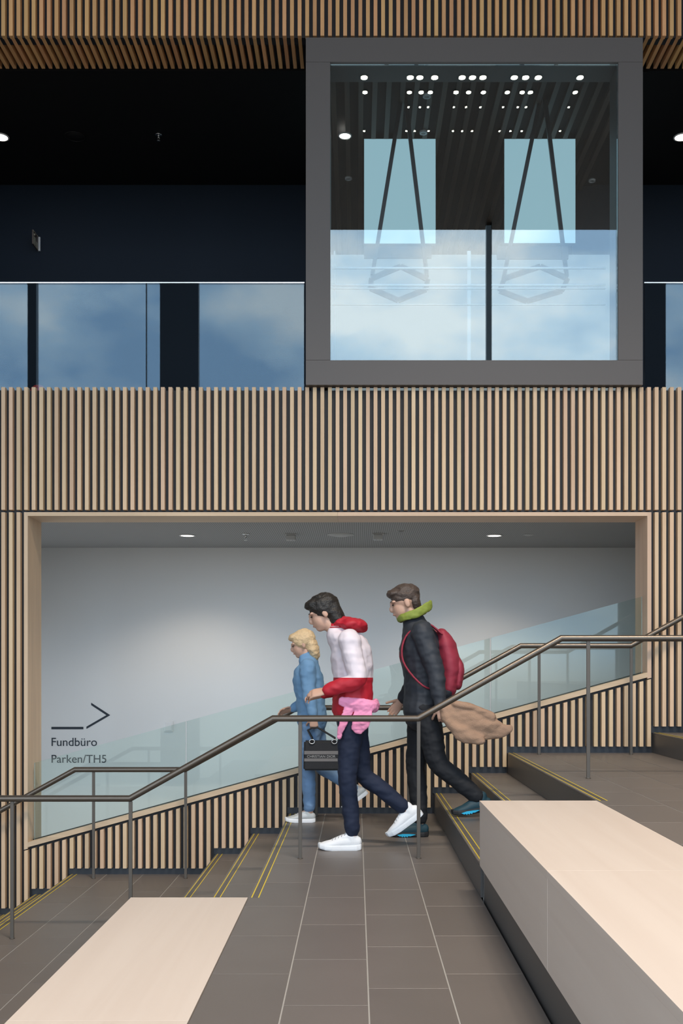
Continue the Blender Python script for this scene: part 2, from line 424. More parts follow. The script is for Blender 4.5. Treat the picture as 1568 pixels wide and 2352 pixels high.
wb = struct(prism_y('wall_balustrade', [(xo0, -1.6), (xo1, -1.6), (xo1, zsill(xo1) - 0.002), (xo0, zsill(xo0) - 0.002)], YB, YB + 0.14, M_DARK),
            'sloping balustrade wall of pale wood slats along the stair')
for k in range(3, 86):
    x = slat_x(k); xc = x + SW / 2; zb = tread_z(xc) + 0.054
    t0, t1 = zsill(x) - 0.022, zsill(x + SW) - 0.022
    prism_y('slat', [(x, zb), (x + SW, zb), (x + SW, t1), (x, t0)], YW, YW + 0.049, M_SLAT, wb, bevel=0.001)

# baseboards following the steps
def baseboards():
    n = 0
    for k in (-2, -1, 0, 1, 2):
        z = k * 3 * RISE; x0 = NOSE + k * PER
        for a, b_, zz, wh in ((x0, x0 + PER - 2 * RUN, z, 'the %s landing'), (x0 + PER - 2 * RUN, x0 + PER - RUN, z + RISE, 'the first step above the %s landing'), (x0 + PER - RUN, x0 + PER, z + 2 * RISE, 'the second step above the %s landing')):
            if b_ < -4.2 or a > 4.2: continue
            n += 1
            struct(box('baseboard_%d' % n, a - 0.016, b_ - 0.017, YB - 0.012, YB - 0.0005, zz, zz + 0.054, M_BASE), 'navy baseboard along ' + wh % LN[k])
baseboards()

# lining of the opening
LD = 0.378
ZH = Z_(1185)
tr = struct(prism_y('trim_1', [(xo0, zsill(xo0) - 0.012), (xi0, zsill(xi0) - 0.012), (xi0, ZL_T), (xo0, ZL_T)], YW - 0.002, YW + LD, M_TRIMZ), 'tall pale wood jamb lining of the opening, over the lower landing')
tr = struct(prism_y('trim_2', [(xi1, zsill(xi1) - 0.012), (xo1, zsill(xo1) - 0.012), (xo1, ZL_T), (xi1, ZL_T)], YW - 0.002, YW + LD, M_TRIMZ), 'short pale wood jamb lining of the opening, over the upper landing')
XM = X_(775)
th = struct(box('trim_3', xi0, XM - 0.0008, YW - 0.002, YW + LD, ZH, ZL_T, M_TRIMX), 'pale wood head lining of the opening, half towards the lettering')
th = struct(box('trim_4', XM + 0.0008, xi1, YW - 0.002, YW + LD, ZH, ZL_T, M_TRIMX), 'pale wood head lining of the opening, half towards the upper landing')
STH = 0.040
ts = struct(prism_y('trim_5', [(xi0, zsill(xi0)), (xi1, zsill(xi1)), (xi1, zsill(xi1) + STH), (xi0, zsill(xi0) + STH)], YW - 0.001, YW + 0.09, M_TRIMX), 'sloping pale wood sill board under the glass')
tk = struct(prism_y('trim_6', [(xi0, zsill(xi0) - 0.2), (xi1, zsill(xi1) - 0.2), (xi1, zsill(xi1) + STH + 0.004), (xi0, zsill(xi0) + STH + 0.004)], YW + 0.14, YW + 0.18, M_BLACK), 'black glazing channel under the glass')

# sloping glass balustrade: three panes
YG = 8.905
def edged_glass(name, poly, y0, y1, mat, parent=None, edge=M_GEDGE):
    n = len(poly); me = bpy.data.meshes.new(name)
    v = [(x, y0, z) for x, z in poly] + [(x, y1, z) for x, z in poly]
    f = [tuple(range(n)), tuple(reversed(range(n, 2 * n)))] + [((i + 1) % n, i, n + i, n + (i + 1) % n) for i in range(n)]
    me.from_pydata(v, [], f); me.materials.append(mat); me.materials.append(edge)
    for p in me.polygons:
        if p.index > 1: p.material_index = 1
    bm = bmesh.new(); bm.from_mesh(me); bmesh.ops.recalc_face_normals(bm, faces=bm.faces[:]); bm.to_mesh(me); bm.free()
    return link(name, me, None, parent)
gx = [X_(79, YG), X_(427, YG), X_(1126, YG), X_(1474, YG)]
def ztop(x):
    px = VX + x * F / YG; return Z_(1752 - (1752 - 1370) / (1474 - 79) * (px - 79), YG)
gt = empty('glass_balustrade', (gx[0], YG, zsill(gx[0])), 'sloping frameless glass balustrade above the slatted stair wall', 'balustrade')
for i in range(3):
    a, b_ = gx[i] + (0.006 if i else 0), gx[i + 1] - (0.006 if i < 2 else 0)
    edged_glass('glass_pane', [(a, zsill(a) + STH - 0.03), (b_, zsill(b_) + STH - 0.03), (b_, ztop(b_)), (a, ztop(a))], YG, YG + 0.016, M_GLASSR, gt)

# ---------------------------------------------------------------- corridor behind the opening
YC = 11.2
ZC = Z_(1258, YC)
WHITE_WALL = struct(box('wall_corridor', -4.3, 6, YC, YC + 0.12, -4, ZC + 0.3, M_WHITE), 'plain white corridor wall behind the opening')
struct(box('ceiling_corridor', -4.3, 6, YW + LD + 0.001, YC, ZC, ZC + 0.05, M_PERF), 'grey linear acoustic ceiling of the corridor')
CWX = -4.2
struct(box('wall_corridor_west', CWX - 0.1, CWX, YB + 0.14, YC + 0.12, 1.75, ZC + 0.3, M_WHITE), 'unseen white lintel set low to shade the corridor wall')  # out of view, lowered to darken the top of the corridor wall
struct(box('wall_corridor_west_sill', CWX - 0.1, CWX, YB + 0.14, YC + 0.12, -4, -2.9, M_WHITE), 'white sill wall at the daylit corridor end')
pd2 = bpy.data.lights.new('corridor_portal', 'AREA'); pd2.shape = 'RECTANGLE'; pd2.size = 4.65; pd2.size_y = 2.2; pd2.cycles.is_portal = True
po2 = bpy.data.objects.new('corridor_portal', pd2); COL.objects.link(po2)
po2.location = (CWX + 0.01, (YB + 0.14 + YC) / 2, -0.575); po2.rotation_euler = (0, -math.pi / 2, 0)
struct(box('wall_corridor_east', 6, 6.1, YB + 0.14, YC + 0.12, -4, ZC + 0.3, M_WHITE), 'white end wall of the corridor')
M_PALEF = plain('pale_bounce_floor', (0.40, 0.40, 0.40), 0.5, namt=0.1, nscale=30)  # unseen corridor floor, kept pale to bounce light onto the wall
struct(prism_y('floor_ramp', [(-4.3, zsill(-4.3) - 1.25), (6, zsill(6) - 1.25), (6, zsill(6) - 1.15), (-4.3, zsill(-4.3) - 1.15)], YB + 0.14, YC, M_PALEF), 'sloping corridor floor behind the balustrade')
struct(box('ceiling_slab', -5, 10, YB + 0.14, 16.2, ZC + 0.31, ZP_B + 0.35, M_DARK), 'dark floor slab of the gallery')

def spot(parent, loc, watts, size_deg, col, radius=0.05, blend=0.6):
    ld = bpy.data.lights.new('lamp_light', 'SPOT'); ld.energy = watts; ld.spot_size = math.radians(size_deg); ld.spot_blend = blend
    ld.color = col; ld.shadow_soft_size = radius
    lo = bpy.data.objects.new('lamp_light', ld); COL.objects.link(lo); lo.location = loc
    lo.parent = parent; lo.matrix_parent_inverse = parent_world(parent).inverted()
def downlight(px, py, zc, r, label, group, watts, size_deg, mat, on=True, ring=M_LAMPW, Y=None, name='ceiling_downlight'):
    Y = Y or (zc - EYE) * F / (VY - py)
    x = X_(px, Y)
    t = empty(name, (x, Y, zc), label, 'lamp', group)
    lathe('trim_ring', [(r * 0.80, -0.004), (r * 0.84, -0.010), (r, -0.008), (r, -0.0005), (r * 0.80, -0.0005)], (x, Y, zc), ring, t)
    lathe('diffuser', [(r * 0.01, -0.006), (r * 0.80, -0.006), (r * 0.80, -0.001), (r * 0.01, -0.001)], (x, Y, zc), mat, t)
    if on: spot(t, (x, Y, zc - 0.02), watts, size_deg, (1.0, 0.83, 0.64), radius=r * 0.6)
    return t
downlight(430, 1229, ZC, 0.078, 'lit round downlight in the corridor ceiling beside the sprinkler', 'corridor downlights', CORR_W, 125, M_LAMPC)
downlight(1135, 1229, ZC, 0.078, 'lit round downlight in the corridor ceiling beside the flat smoke disc', 'corridor downlights', CORR_W, 125, M_LAMPC)

def ceil_at(px, py, zc):
    Y = (zc - EYE) * F / (VY - py); return X_(px, Y), Y
def sprinkler(px, py, zc, label):
    x, Y = ceil_at(px, py, zc)
    t = empty('sprinkler', (x, Y, zc), label, 'sprinkler')
    lathe('escutcheon', [(0.004, -0.012), (0.034, -0.008), (0.036, -0.0005), (0.004, -0.0005)], (x, Y, zc), M_STEEL, t, 20)
    lathe('stem', [(0.008, -0.04), (0.011, -0.03), (0.011, -0.012), (0.008, -0.010)], (x, Y, zc), M_STEEL, t, 12)
    for s in (-1, 1): bar('frame_arm', (x + s * 0.010, Y, zc - 0.035), (x + s * 0.004, Y, zc - 0.062), 0.004, 0.004, M_STEEL, t)
    lathe('deflector', [(0.003, -0.066), (0.016, -0.064), (0.016, -0.062), (0.003, -0.060)], (x, Y, zc), M_STEEL, t, 16)
sprinkler(564, 1226, ZC, 'small metal sprinkler head in the corridor ceiling')
M_GREYP = plain('grey_plastic', (0.45, 0.45, 0.44), 0.5)
def box_unit(px, py, label, nm):
    x, Y = ceil_at(px, py, ZC)
    t = empty(nm, (x, Y, ZC), label, 'sensor')
    box('mounting_plate', x - 0.052, x + 0.052, Y - 0.05, Y + 0.05, ZC - 0.010, ZC - 0.0005, M_GREYP, t, bevel=0.002)
    box('housing', x - 0.044, x + 0.044, Y - 0.04, Y + 0.04, ZC - 0.060, ZC - 0.010, M_GREYP, t, bevel=0.006)
    for s in (-1, 1): lathe('sensor_dot', [(0.0005, -0.062), (0.004, -0.0618), (0.004, -0.059), (0.0005, -0.059)], (x + s * 0.016, Y - 0.02, ZC), M_BLACK, t, 10)
box_unit(668, 1227, 'pale grey box sensor on the corridor ceiling beside the sprinkler', 'ceiling_sensor')
box_unit(868, 1226, 'grey box sensor on the corridor ceiling between the wide dome and the small vent disc', 'ceiling_sensor')
def disc_unit(px, py, r, label, nm, cat, mat, drop=0.018):
    x, Y = ceil_at(px, py, ZC)
    t = empty(nm, (x, Y, ZC), label, cat)
    lathe('rim', [(r * 0.9, -0.006), (r, -0.004), (r, -0.0005), (r * 0.9, -0.0005)], (x, Y, ZC), M_GREYP, t)
    lathe('grille', [(r * 0.02, -drop), (r * 0.5, -drop * 0.85), (r * 0.9, -0.003), (r * 0.9, -0.0008), (r * 0.02, -0.0008)], (x, Y, ZC), mat, t)
disc_unit(782, 1228, 0.130, 'wide flat grey dome on the corridor ceiling', 'ceiling_speaker', 'speaker', M_GREYP)
disc_unit(920, 1219.5, 0.034, 'tiny dark rimmed disc in the corridor ceiling', 'ceiling_vent', 'vent', M_BLACK, 0.006)
disc_unit(1213, 1228, 0.052, 'small grey disc in the corridor ceiling beside the lit downlight', 'smoke_detector', 'detector', M_GREYP, 0.012)

# lettering on the corridor wall
sg = empty('wall_lettering', PX(118, 1752, YC), 'dark arrow and wording painted on the white corridor wall', 'sign')
def XC(px): return X_(px, YC)
def ZCc(py): return Z_(py, YC)
prism_y('arrow_bar', [(XC(118), ZCc(1675)), (XC(191.5), ZCc(1675)), (XC(191.5), ZCc(1669.5)), (XC(118), ZCc(1669.5))], YC - 0.002, YC - 0.0003, M_SIGN, sg)
prism_y('arrow_head', [(XC(209.3), ZCc(1614)), (XC(253.2), ZCc(1642.6)), (XC(198.5), ZCc(1674.3)), (XC(198.5), ZCc(1669)), (XC(244), ZCc(1642.6)), (XC(209.3), ZCc(1619.5))], YC - 0.002, YC - 0.0003, M_SIGN, sg)
lettering('word_upper', 'Fundb\u00fcro', XC(118.5), XC(222.5), ZCc(1713.3), YC - 0.0003, M_SIGN, sg)
lettering('word_lower', 'Parken/TH5', XC(118.5), XC(244), ZCc(1751.8), YC - 0.0003, M_SIGN, sg)
sw = empty('wall_switch', PX(387, 1681, YC), 'white square wall plate beside the wall lettering', 'switch')
a, b_ = XC(376.5), XC(398)
box('back_plate', a, b_, YC - 0.012, YC - 0.0005, ZCc(1681), ZCc(1656), M_WHITE, sw, bevel=0.003)
box('rocker', a + 0.014, b_ - 0.014, YC - 0.017, YC - 0.0125, ZCc(1681) + 0.014, ZCc(1656) - 0.014, M_WHITE, sw, bevel=0.002)

# ---------------------------------------------------------------- gallery behind the upper glass
ZG = ZF_B + 0.02
YBK = 11.55
struct(box('ceiling_gallery', -5, 10, 9.36, 16.2, ZG, ZG + 0.2, M_GALC), 'black gallery ceiling')
struct(box('wall_gallery_west', -5, FX0 + 0.02, YBK, YBK + 0.2, ZP_B, ZG, M_GALW), 'dark navy gallery back wall beside the bay window')
struct(box('wall_gallery_east', FX1 - 0.02, 10, YBK, YBK + 0.2, ZP_B, ZG, M_GALW), 'dark navy gallery back wall past the bay window')
struct(box('wall_gallery_back', -5, 10, 16.0, 16.2, ZP_B, ZG, M_GALC), 'black far wall of the gallery')
for nm, x in (('wall_gallery_end_west', -5.1), ('wall_gallery_end_east', 10.0)):
    struct(box(nm, x, x + 0.1, 9.3, 16.2, ZP_B, ZG, M_GALC), 'black end wall of the gallery')
# seams in the black ceiling and wall
box_seam = plain('panel_seam', (0.003, 0.003, 0.003), 0.9)
bpar = bpy.data.objects['ceiling_gallery']
a0, y0 = ceil_at(-12, 168, ZG); 
box('panel_seam', -4.09, -4.075, 9.40, YBK - 0.002, ZG - 0.003, ZG - 0.0002, box_seam, bpar)

# gallery glass balustrade
YGB = 8.875
ztopg = Z_(650.5, YGB)
def gal_panes(edges, label):
    t = empty('gallery_balustrade', ((edges[0] + edges[-1]) / 2, YGB, ZP_T), label, 'balustrade')
    for a, b_ in zip(edges[:-1], edges[1:]):
        edged_glass('glass_pane', [(a + 0.004, ZP_T - 0.06), (b_ - 0.004, ZP_T - 0.06), (b_ - 0.004, ztopg), (a + 0.004, ztopg)], YGB, YGB + 0.017, M_GLASSB, t, M_BLACK)
    box('cap_rail', edges[0], edges[-1], YGB - 0.003, YGB + 0.020, ztopg + 0.0005, ztopg + 0.009, M_STEEL, t)
gal_panes([X_(-330, YGB), X_(336, YGB), X_(699, YGB)], 'gallery glass balustrade with steel cap, between the bay window and the hanging exit sign')
gal_panes([X_(1479, YGB), X_(1820, YGB)], 'gallery glass balustrade with steel cap, on the side of the bay window without exit sign')

# things on the gallery ceiling
M_GLAMP = emit('gallery_lamp_diffuser', (1.0, 0.9, 0.78), 14.0)
for px, lb in ((1, 'lit round downlight in the black gallery ceiling by the dark speaker'), (1566, 'lit round downlight in the black gallery ceiling past the bay window')):
    downlight(px, 314, ZG, 0.085, lb, 'gallery downlights', 9, 100, M_GLAMP)
downlight(792, 311, ZG - 0.059, 0.066, 'lit round downlight behind the bay window glass', 'gallery downlights', 5, 100, M_GLAMP)
x, Y = ceil_at(172, 313, ZG)
t = empty('gallery_speaker', (x, Y, ZG), 'round black speaker in the black gallery ceiling', 'speaker')
lathe('rim', [(0.09, -0.008), (0.10, -0.006), (0.10, -0.0005), (0.09, -0.0005)], (x, Y, ZG), M_DUCT, t)
lathe('grille', [(0.002, -0.006), (0.09, -0.004), (0.09, -0.0008), (0.002, -0.0008)], (x, Y, ZG), M_DUCT, t)
sprinkler(364, 309, ZG, 'small metal sprinkler head in the black gallery ceiling')

# exit sign on the gallery wall
YS = YBK
sx0, sx1 = X_(86, YS - 0.02), X_(92, YS - 0.02)
M_SIGNW = plain('sign_housing_white', (0.75, 0.76, 0.78), 0.5)
M_SIGNF = plain('sign_face_dark', (0.06, 0.035, 0.03), 0.4)
M_SIGNP = plain('sign_pictogram', (0.40, 0.38, 0.30), 0.5)
za, zb = Z_(576, YS - 0.02), Z_(544, YS - 0.02)
t = empty('exit_sign', ((sx0 + sx1) / 2, YS, za), 'small exit sign with running figure sticking out of the dark gallery wall', 'sign')
box('bracket', sx0, sx1, YS - 0.02, YS - 0.0005, za, zb, M_SIGNW, t, bevel=0.002)
box('sign_plate', sx0 - 0.001, sx0 + 0.010, YS - 0.21, YS - 0.021, za, zb, M_SIGNF, t)
h = zb - za
for (ya, yb, q0, q1) in ((0.03, 0.075, 0.08, 0.46), (0.10, 0.155, 0.10, 0.62)):
    box('pictogram', sx0 + 0.0101, sx0 + 0.012, YS - 0.021 - yb, YS - 0.021 - ya, za + h * q0, za + h * q1, M_SIGNP, t)
lathe('pictogram', [(0.001, -0.014), (0.012, -0.006), (0.012, 0.006), (0.001, 0.014)], (sx0 + 0.008, YS - 0.16, za + h * 0.78), M_SIGNP, t, 12)
for (ya, yb, q0, q1) in ((0.0, 0.19, 0.0, 0.05), (0.0, 0.19, 0.95, 1.0), (0.18, 0.19, 0.05, 0.95)):
    box('border', sx0 + 0.0101, sx0 + 0.012, YS - 0.021 - yb, YS - 0.021 - ya, za + h * q0, za + h * q1, M_SIGNP, t)

# ---------------------------------------------------------------- bay window frame and glass
YF = 8.76
bw = struct(empty('window_1', (X_(1088, YF), YF, Z_(884, YF)), 'big bay window in a wide grey frame above the parapet', None))
ix0, ix1, iz0, iz1 = X_(758, YF), X_(1419.5, YF), Z_(827, YF), Z_(142.5, YF)
oz0, oz1 = Z_(884, YF), Z_(86, YF)
box('frame_head', FX0, FX1, YF, YF + 0.30, iz1 + 0.001, oz1, M_FRAME, bw, bevel=0.0012)
box('frame_bottom', FX0, FX1, YF, YF + 0.10, oz0, iz0 - 0.001, M_FRAME, bw, bevel=0.0012)
box('frame_side', FX0, ix0, YF, YF + 0.30, iz0, iz1, M_FRAME, bw, bevel=0.0012)
box('frame_side', ix1, FX1, YF, YF + 0.30, iz0, iz1, M_FRAME, bw, bevel=0.0012)
YGL = YF + 0.03
box('glass_pane', ix0 + 0.001, ix1 - 0.001, YGL, YGL + 0.012, iz0 + 0.001, iz1 - 0.001, M_GLASSW, bw)
box('mullion', X_(1115, YGL + 0.05), X_(1127, YGL + 0.05), YGL + 0.02, YGL + 0.08, iz0, Z_(521, YGL + 0.05), M_BLACK, bw)
# wing walls beside the bay
struct(box('wall_bay_west', FX0 - 0.004, FX0 + 0.03, YF + 0.301, 9.36, ZP_T - 0.1, ZF_B + 0.07, M_GALC), 'black wing wall of the bay window')
struct(box('wall_bay_east', FX1 - 0.03, FX1 + 0.004, YF + 0.301, 9.36, ZP_T - 0.1, ZF_B + 0.07, M_GALC), 'black wing wall of the bay window, upper landing side')

# room behind the bay: slatted ceiling, added glowing panels, pendants
ZS = ZG - 0.05
M_CSL = wood('stained_ceiling_slat', (0.085, 0.055, 0.036), (0.06, 0.04, 0.026), 'Y', vary=0.4)
sl = struct(box('ceiling_bay', FX0 + 0.04, 2.56, 9.37, 15.8, ZG - 0.012, ZG - 0.002, M_GALC), 'stained slat ceiling of the room behind the bay window')
me = boxmesh(0, 0.045, 0, 6.4, 0, 0.045, 0, 'slat'); me.materials.append(M_CSL)
k = 0; x = FX0 + 0.06
while x < 2.5:
    link('slat', me, None, sl, loc=(x, 9.38, ZG - 0.058)); x += 0.125
# glowing wall added so the pendants in front of it read dark
M_PALE = emit('added_wall_glow', (0.72, 0.92, 1.0), 0.24)
struct(box('wall_added_glow', -0.30, 2.95, 11.45, 11.52, ZP_B, Z_(585, 11.45), M_PALE), 'low added glowing wall behind the bay window')

def glowpanel(px0, px1, py0, py1, label):  # invented panels, added for the pale blue glow in the bay glass
    Yp = 10.44; zt = Z_(py0, Yp); z0 = Z_(py1, Yp); a, b_ = X_(px0, Yp), X_(px1, Yp)
    t = empty('added_glowpanel', ((a + b_) / 2, Yp, z0), label, 'glowpanel', 'added glowing panels')
    box('housing', a - 0.004, b_ + 0.004, Yp + 0.004, Yp + 0.05, z0 - 0.004, zt + 0.002, M_BLACK, t)
    box('glow_face', a, b_, Yp, Yp + 0.0035, z0, zt, M_GLOWPANEL, t)
    for s in (a + 0.1, b_ - 0.1): box('hanger', s - 0.008, s + 0.008, Yp + 0.02, Yp + 0.036, zt + 0.0025, ZG - 0.013, M_BLACK, t)
glowpanel(836, 1000, 319, 559, 'added pale blue screen hanging behind the bay window, beside the lit downlight')
glowpanel(1158, 1321, 319, 558, 'added pale blue screen hanging behind the bay window, away from the lit downlight')

M_PEND = plain('pendant_steel', (0.05, 0.053, 0.058), 0.35, metal=0.5)
def pendant(top, legs, cross, hexa, label):
    Yp = 9.80
    def q(px, py): 
        v = PX(px, py, Yp); v.z = min(v.z, ZG - 0.014); return v
    t = empty('hexagon_pendant', q(top[0], hexa[-1][1]), label, 'pendant', 'hexagonal hanging frames')
    for (a, b_) in legs: bar('hanger_rod', q(*a), q(*b_), 0.036, 0.03, M_PEND, t)
    x0, x1, y0, y1 = cross
    p, r_ = q(x0, y1), q(x1, y0)
    box('cross_plate', p.x, r_.x, Yp + 0.02, Yp + 0.05, p.z, r_.z, M_PEND, t)
    n = len(hexa)
    for i in range(n): bar('frame_bar', q(*hexa[i]), q(*hexa[(i + 1) % n]), 0.045, 0.03, M_PEND, t)
pendant((928, 200), [((921, 225), (855, 632)), ((931, 225), (980, 635))], (836, 991, 563, 590),
        [(920, 612), (982, 642), (978, 665), (914, 690), (850, 662), (853, 640)], 'dark hexagonal hanging frame on slanted rods, beside the lit downlight')
pendant((1245, 200), [((1240, 225), (1155, 645)), ((1251, 225), (1301, 635))], (1142, 1306, 563, 592),
        [(1240, 612), (1303, 640), (1290, 668), (1210, 692), (1147, 668), (1158, 640)], 'dark hexagonal hanging frame on slanted rods, away from the lit downlight')

# guard rail inside the bay
M_RAILW = plain('pale_guard_rail', (0.82, 0.86, 0.86), 0.3)
Yi = 9.45
t = empty('inner_guard_rail', (X_(1085, Yi), Yi, Z_(830, Yi)), 'pale guard rail of thin bars behind the bay window glass', 'railing')
for py, hgt in ((616, 0.014), (655, 0.014), (663, 0.008), (700, 0.006)):
    box('rail_bar', X_(762, Yi), X_(1390, Yi), Yi - 0.01, Yi + 0.01, Z_(py, Yi) - hgt / 2, Z_(py, Yi) + hgt / 2, M_RAILW, t)
for pa, pb in ((766, 770), (1073, 1081)):
    box('rail_post', X_(pa, Yi), X_(pb, Yi), Yi + 0.011, Yi + 0.025, ZP_B + 0.35, Z_(575, Yi), M_RAILW, t)

# unlit rings in the room ceiling
for px, py, lb in ((980, 218, 'beside the pendant rods near the bright lamps'), (972, 302, 'just above the first hanging screen'), (800, 408, 'below the lit downlight'), (955, 418, 'in line with the first hanging screen'), (1359, 413, 'past the second hanging screen')):
    Yr = (ZG - 0.058 - EYE) * F / (VY - py)
    t = empty('ceiling_ring', (X_(px, Yr), Yr, ZG - 0.058), 'small unlit white ring on the slat ceiling ' + lb, 'lamp', 'unlit rings on the slat ceiling')
    lathe('trim_ring', [(0.022, -0.02), (0.036, -0.02), (0.038, -0.0005), (0.022, -0.0005)], (X_(px, Yr), Yr, ZG - 0.058), M_LAMPW, t, 20)
    lathe('diffuser', [(0.001, -0.012), (0.0215, -0.012), (0.0215, -0.002), (0.001, -0.002)], (X_(px, Yr), Yr, ZG - 0.058), M_GREYP, t, 20)

# ---------------------------------------------------------------- hall around the camera
M_HALLC = wood('hall_ceiling_wood', (0.12, 0.08, 0.055), (0.08, 0.055, 0.04), 'Y', vary=0.0)
M_HALLW = plain('hall_side_wall', (0.30, 0.25, 0.20), 0.8)
struct(box('ceiling_hall', -10, 10, FACADE_Y - 0.2, 6.0, HALL_Z, HALL_Z + 0.2, M_HALLC), 'dark wood ceiling high above the hall')
struct(box('ceiling_hall_stair', -5.2, 10, 6.001, YB + 0.1, HALL_Z, HALL_Z + 0.2, M_HALLC), 'dark wood ceiling high above the stair')
struct(box('wall_hall_west', -10.2, -10, FACADE_Y - 0.2, 6.0, -2, HALL_Z, M_HALLW), 'side wall of the hall')
struct(box('wall_hall_return', -10, -5.001, 5.8, 6.0, -2, HALL_Z, M_HALLW), 'return wall of the hall')
struct(box('wall_hall_west_stair', -5.2, -5.001, 6.001, YB + 0.1, -2, HALL_Z, M_HALLW), 'side wall of the hall beside the stair')
struct(box('wall_hall_east', 10, 10.2, FACADE_Y - 0.2, YB + 0.1, -2, HALL_Z, M_HALLW), 'side wall of the hall, far from the lettering')
struct(box('floor_hall', -10, 10, FACADE_Y - 0.2, YB + 0.1, -1.9, -1.7, M_TILE), 'base slab under the stair')
struct(box('floor_hall_west', -10, -5.0, FACADE_Y, 5.8, -1.2, -1.0, M_TILE), 'stone floor at the foot of the stair')
DB, DW = 2 * YGB - FACADE_Y, 2 * YGL - FACADE_Y
fac = struct(empty('wall_facade', (0, FACADE_Y, -1.7), 'glazed facade opposite the slatted wall, seen in the glass', None))
for a, b_ in ((X_(68, DB), X_(88, DB)), (X_(370, DB), X_(458, DB)), (X_(1115, DW), X_(1127, DW)), (X_(1425, DW), X_(1524, DB))):
    box('mullion', a, b_, FACADE_Y, FACADE_Y + 0.15, -1.7, HALL_Z, M_BASE, fac)
def hall_lamp(px, py, r, watts, label):
    d = (HALL_Z - EYE) * F / (VY - py); x = (px - VX) * d / F; y = 2 * YGL - d
    t = empty('hall_downlight', (x, y, HALL_Z), label, 'lamp', 'hall ceiling downlights mirrored in the bay window')
    lathe('trim_ring', [(r, -0.01), (r * 1.25, -0.012), (r * 1.25, -0.0005), (r, -0.0005)], (x, y, HALL_Z), M_BLACK, t, 20)
    lathe('diffuser', [(0.001, -0.008), (r, -0.008), (r, -0.001), (0.001, -0.001)], (x, y, HALL_Z), M_LAMP, t, 20)
    if watts: spot(t, (x, y, HALL_Z - 0.03), watts, 110, (1.0, 0.84, 0.68), radius=r * 1.5, blend=0.5)
def lamp_label(px, row):
    where = ('standing alone above the lit downlight' if px < 900 else 'in the trio over the rods beside the lit downlight' if px < 1020 else
             'in the trio between the two pendants' if px < 1130 else 'in the trio over the rods of the other pendant' if px < 1260 else 'standing alone past both pendants')
    return row + ' ' + where
for px in (836, 942, 964, 998, 1061, 1085, 1109, 1181, 1207, 1236, 1332): hall_lamp(px, 176, 0.05, LAMP_W, lamp_label(px, 'largest mirrored hall lamp'))
for px in (838, 940, 967, 988, 1047, 1076, 1110, 1165, 1199, 1218, 1321): hall_lamp(px, 210, 0.038, LAMP_W, lamp_label(px, 'second-row mirrored hall lamp'))
for px in (938, 964, 983, 1042, 1070, 1103, 1155, 1189, 1208, 1306): hall_lamp(px, 244, 0.018, 0, lamp_label(px, 'tiny mirrored hall lamp'))
for px in (836, 933, 952, 984, 1040, 1061, 1084, 1147, 1172, 1198, 1286): hall_lamp(px, 299, 0.018, 0, lamp_label(px, 'tiniest mirrored hall lamp'))

# ---------------------------------------------------------------- handrails
def handrail(Y, a, b_, h, rr, label, posts, pw):
    t = empty('handrail', (0, Y, 0), label, 'handrail', 'bronze stair handrails')
    pts = []
    for k in range(-2, 3):
        z = k * 3 * RISE + h
        pts.append((a + k * PER, Y, z)); pts.append((b_ + k * PER, Y, z))
    pts = [p for p in pts if -5.2 < p[0] < 4.6]
    tube('rail', pts, rr, M_RAIL, t, 18)
    for k in range(-2, 3):
        for px_ in posts:
            x = px_ + k * PER; z = k * 3 * RISE
            if not -4.2 < x < 4.2: continue
            p = box('post', x - pw / 2, x + pw / 2, Y - 0.006, Y + 0.006, z + 0.001, z + h - rr + 0.003, M_POST, t, bevel=0.0015)
            lathe('foot_plate', [(0.001, 0.0005), (pw * 0.75, 0.0005), (pw * 0.75, 0.004), (0.001, 0.004)], (x, Y, z), M_POST, p, 16)
handrail(6.705, -0.523, 0.389, 0.882, 0.0205, 'bronze tube handrail with slim posts on the open side of the stair', (-0.353, 0.392), 0.023)
handrail(8.67, -0.475, 0.420, 0.885, 0.0215, 'bronze tube handrail with slim posts along the slatted wall', (-0.325, 0.424), 0.023)

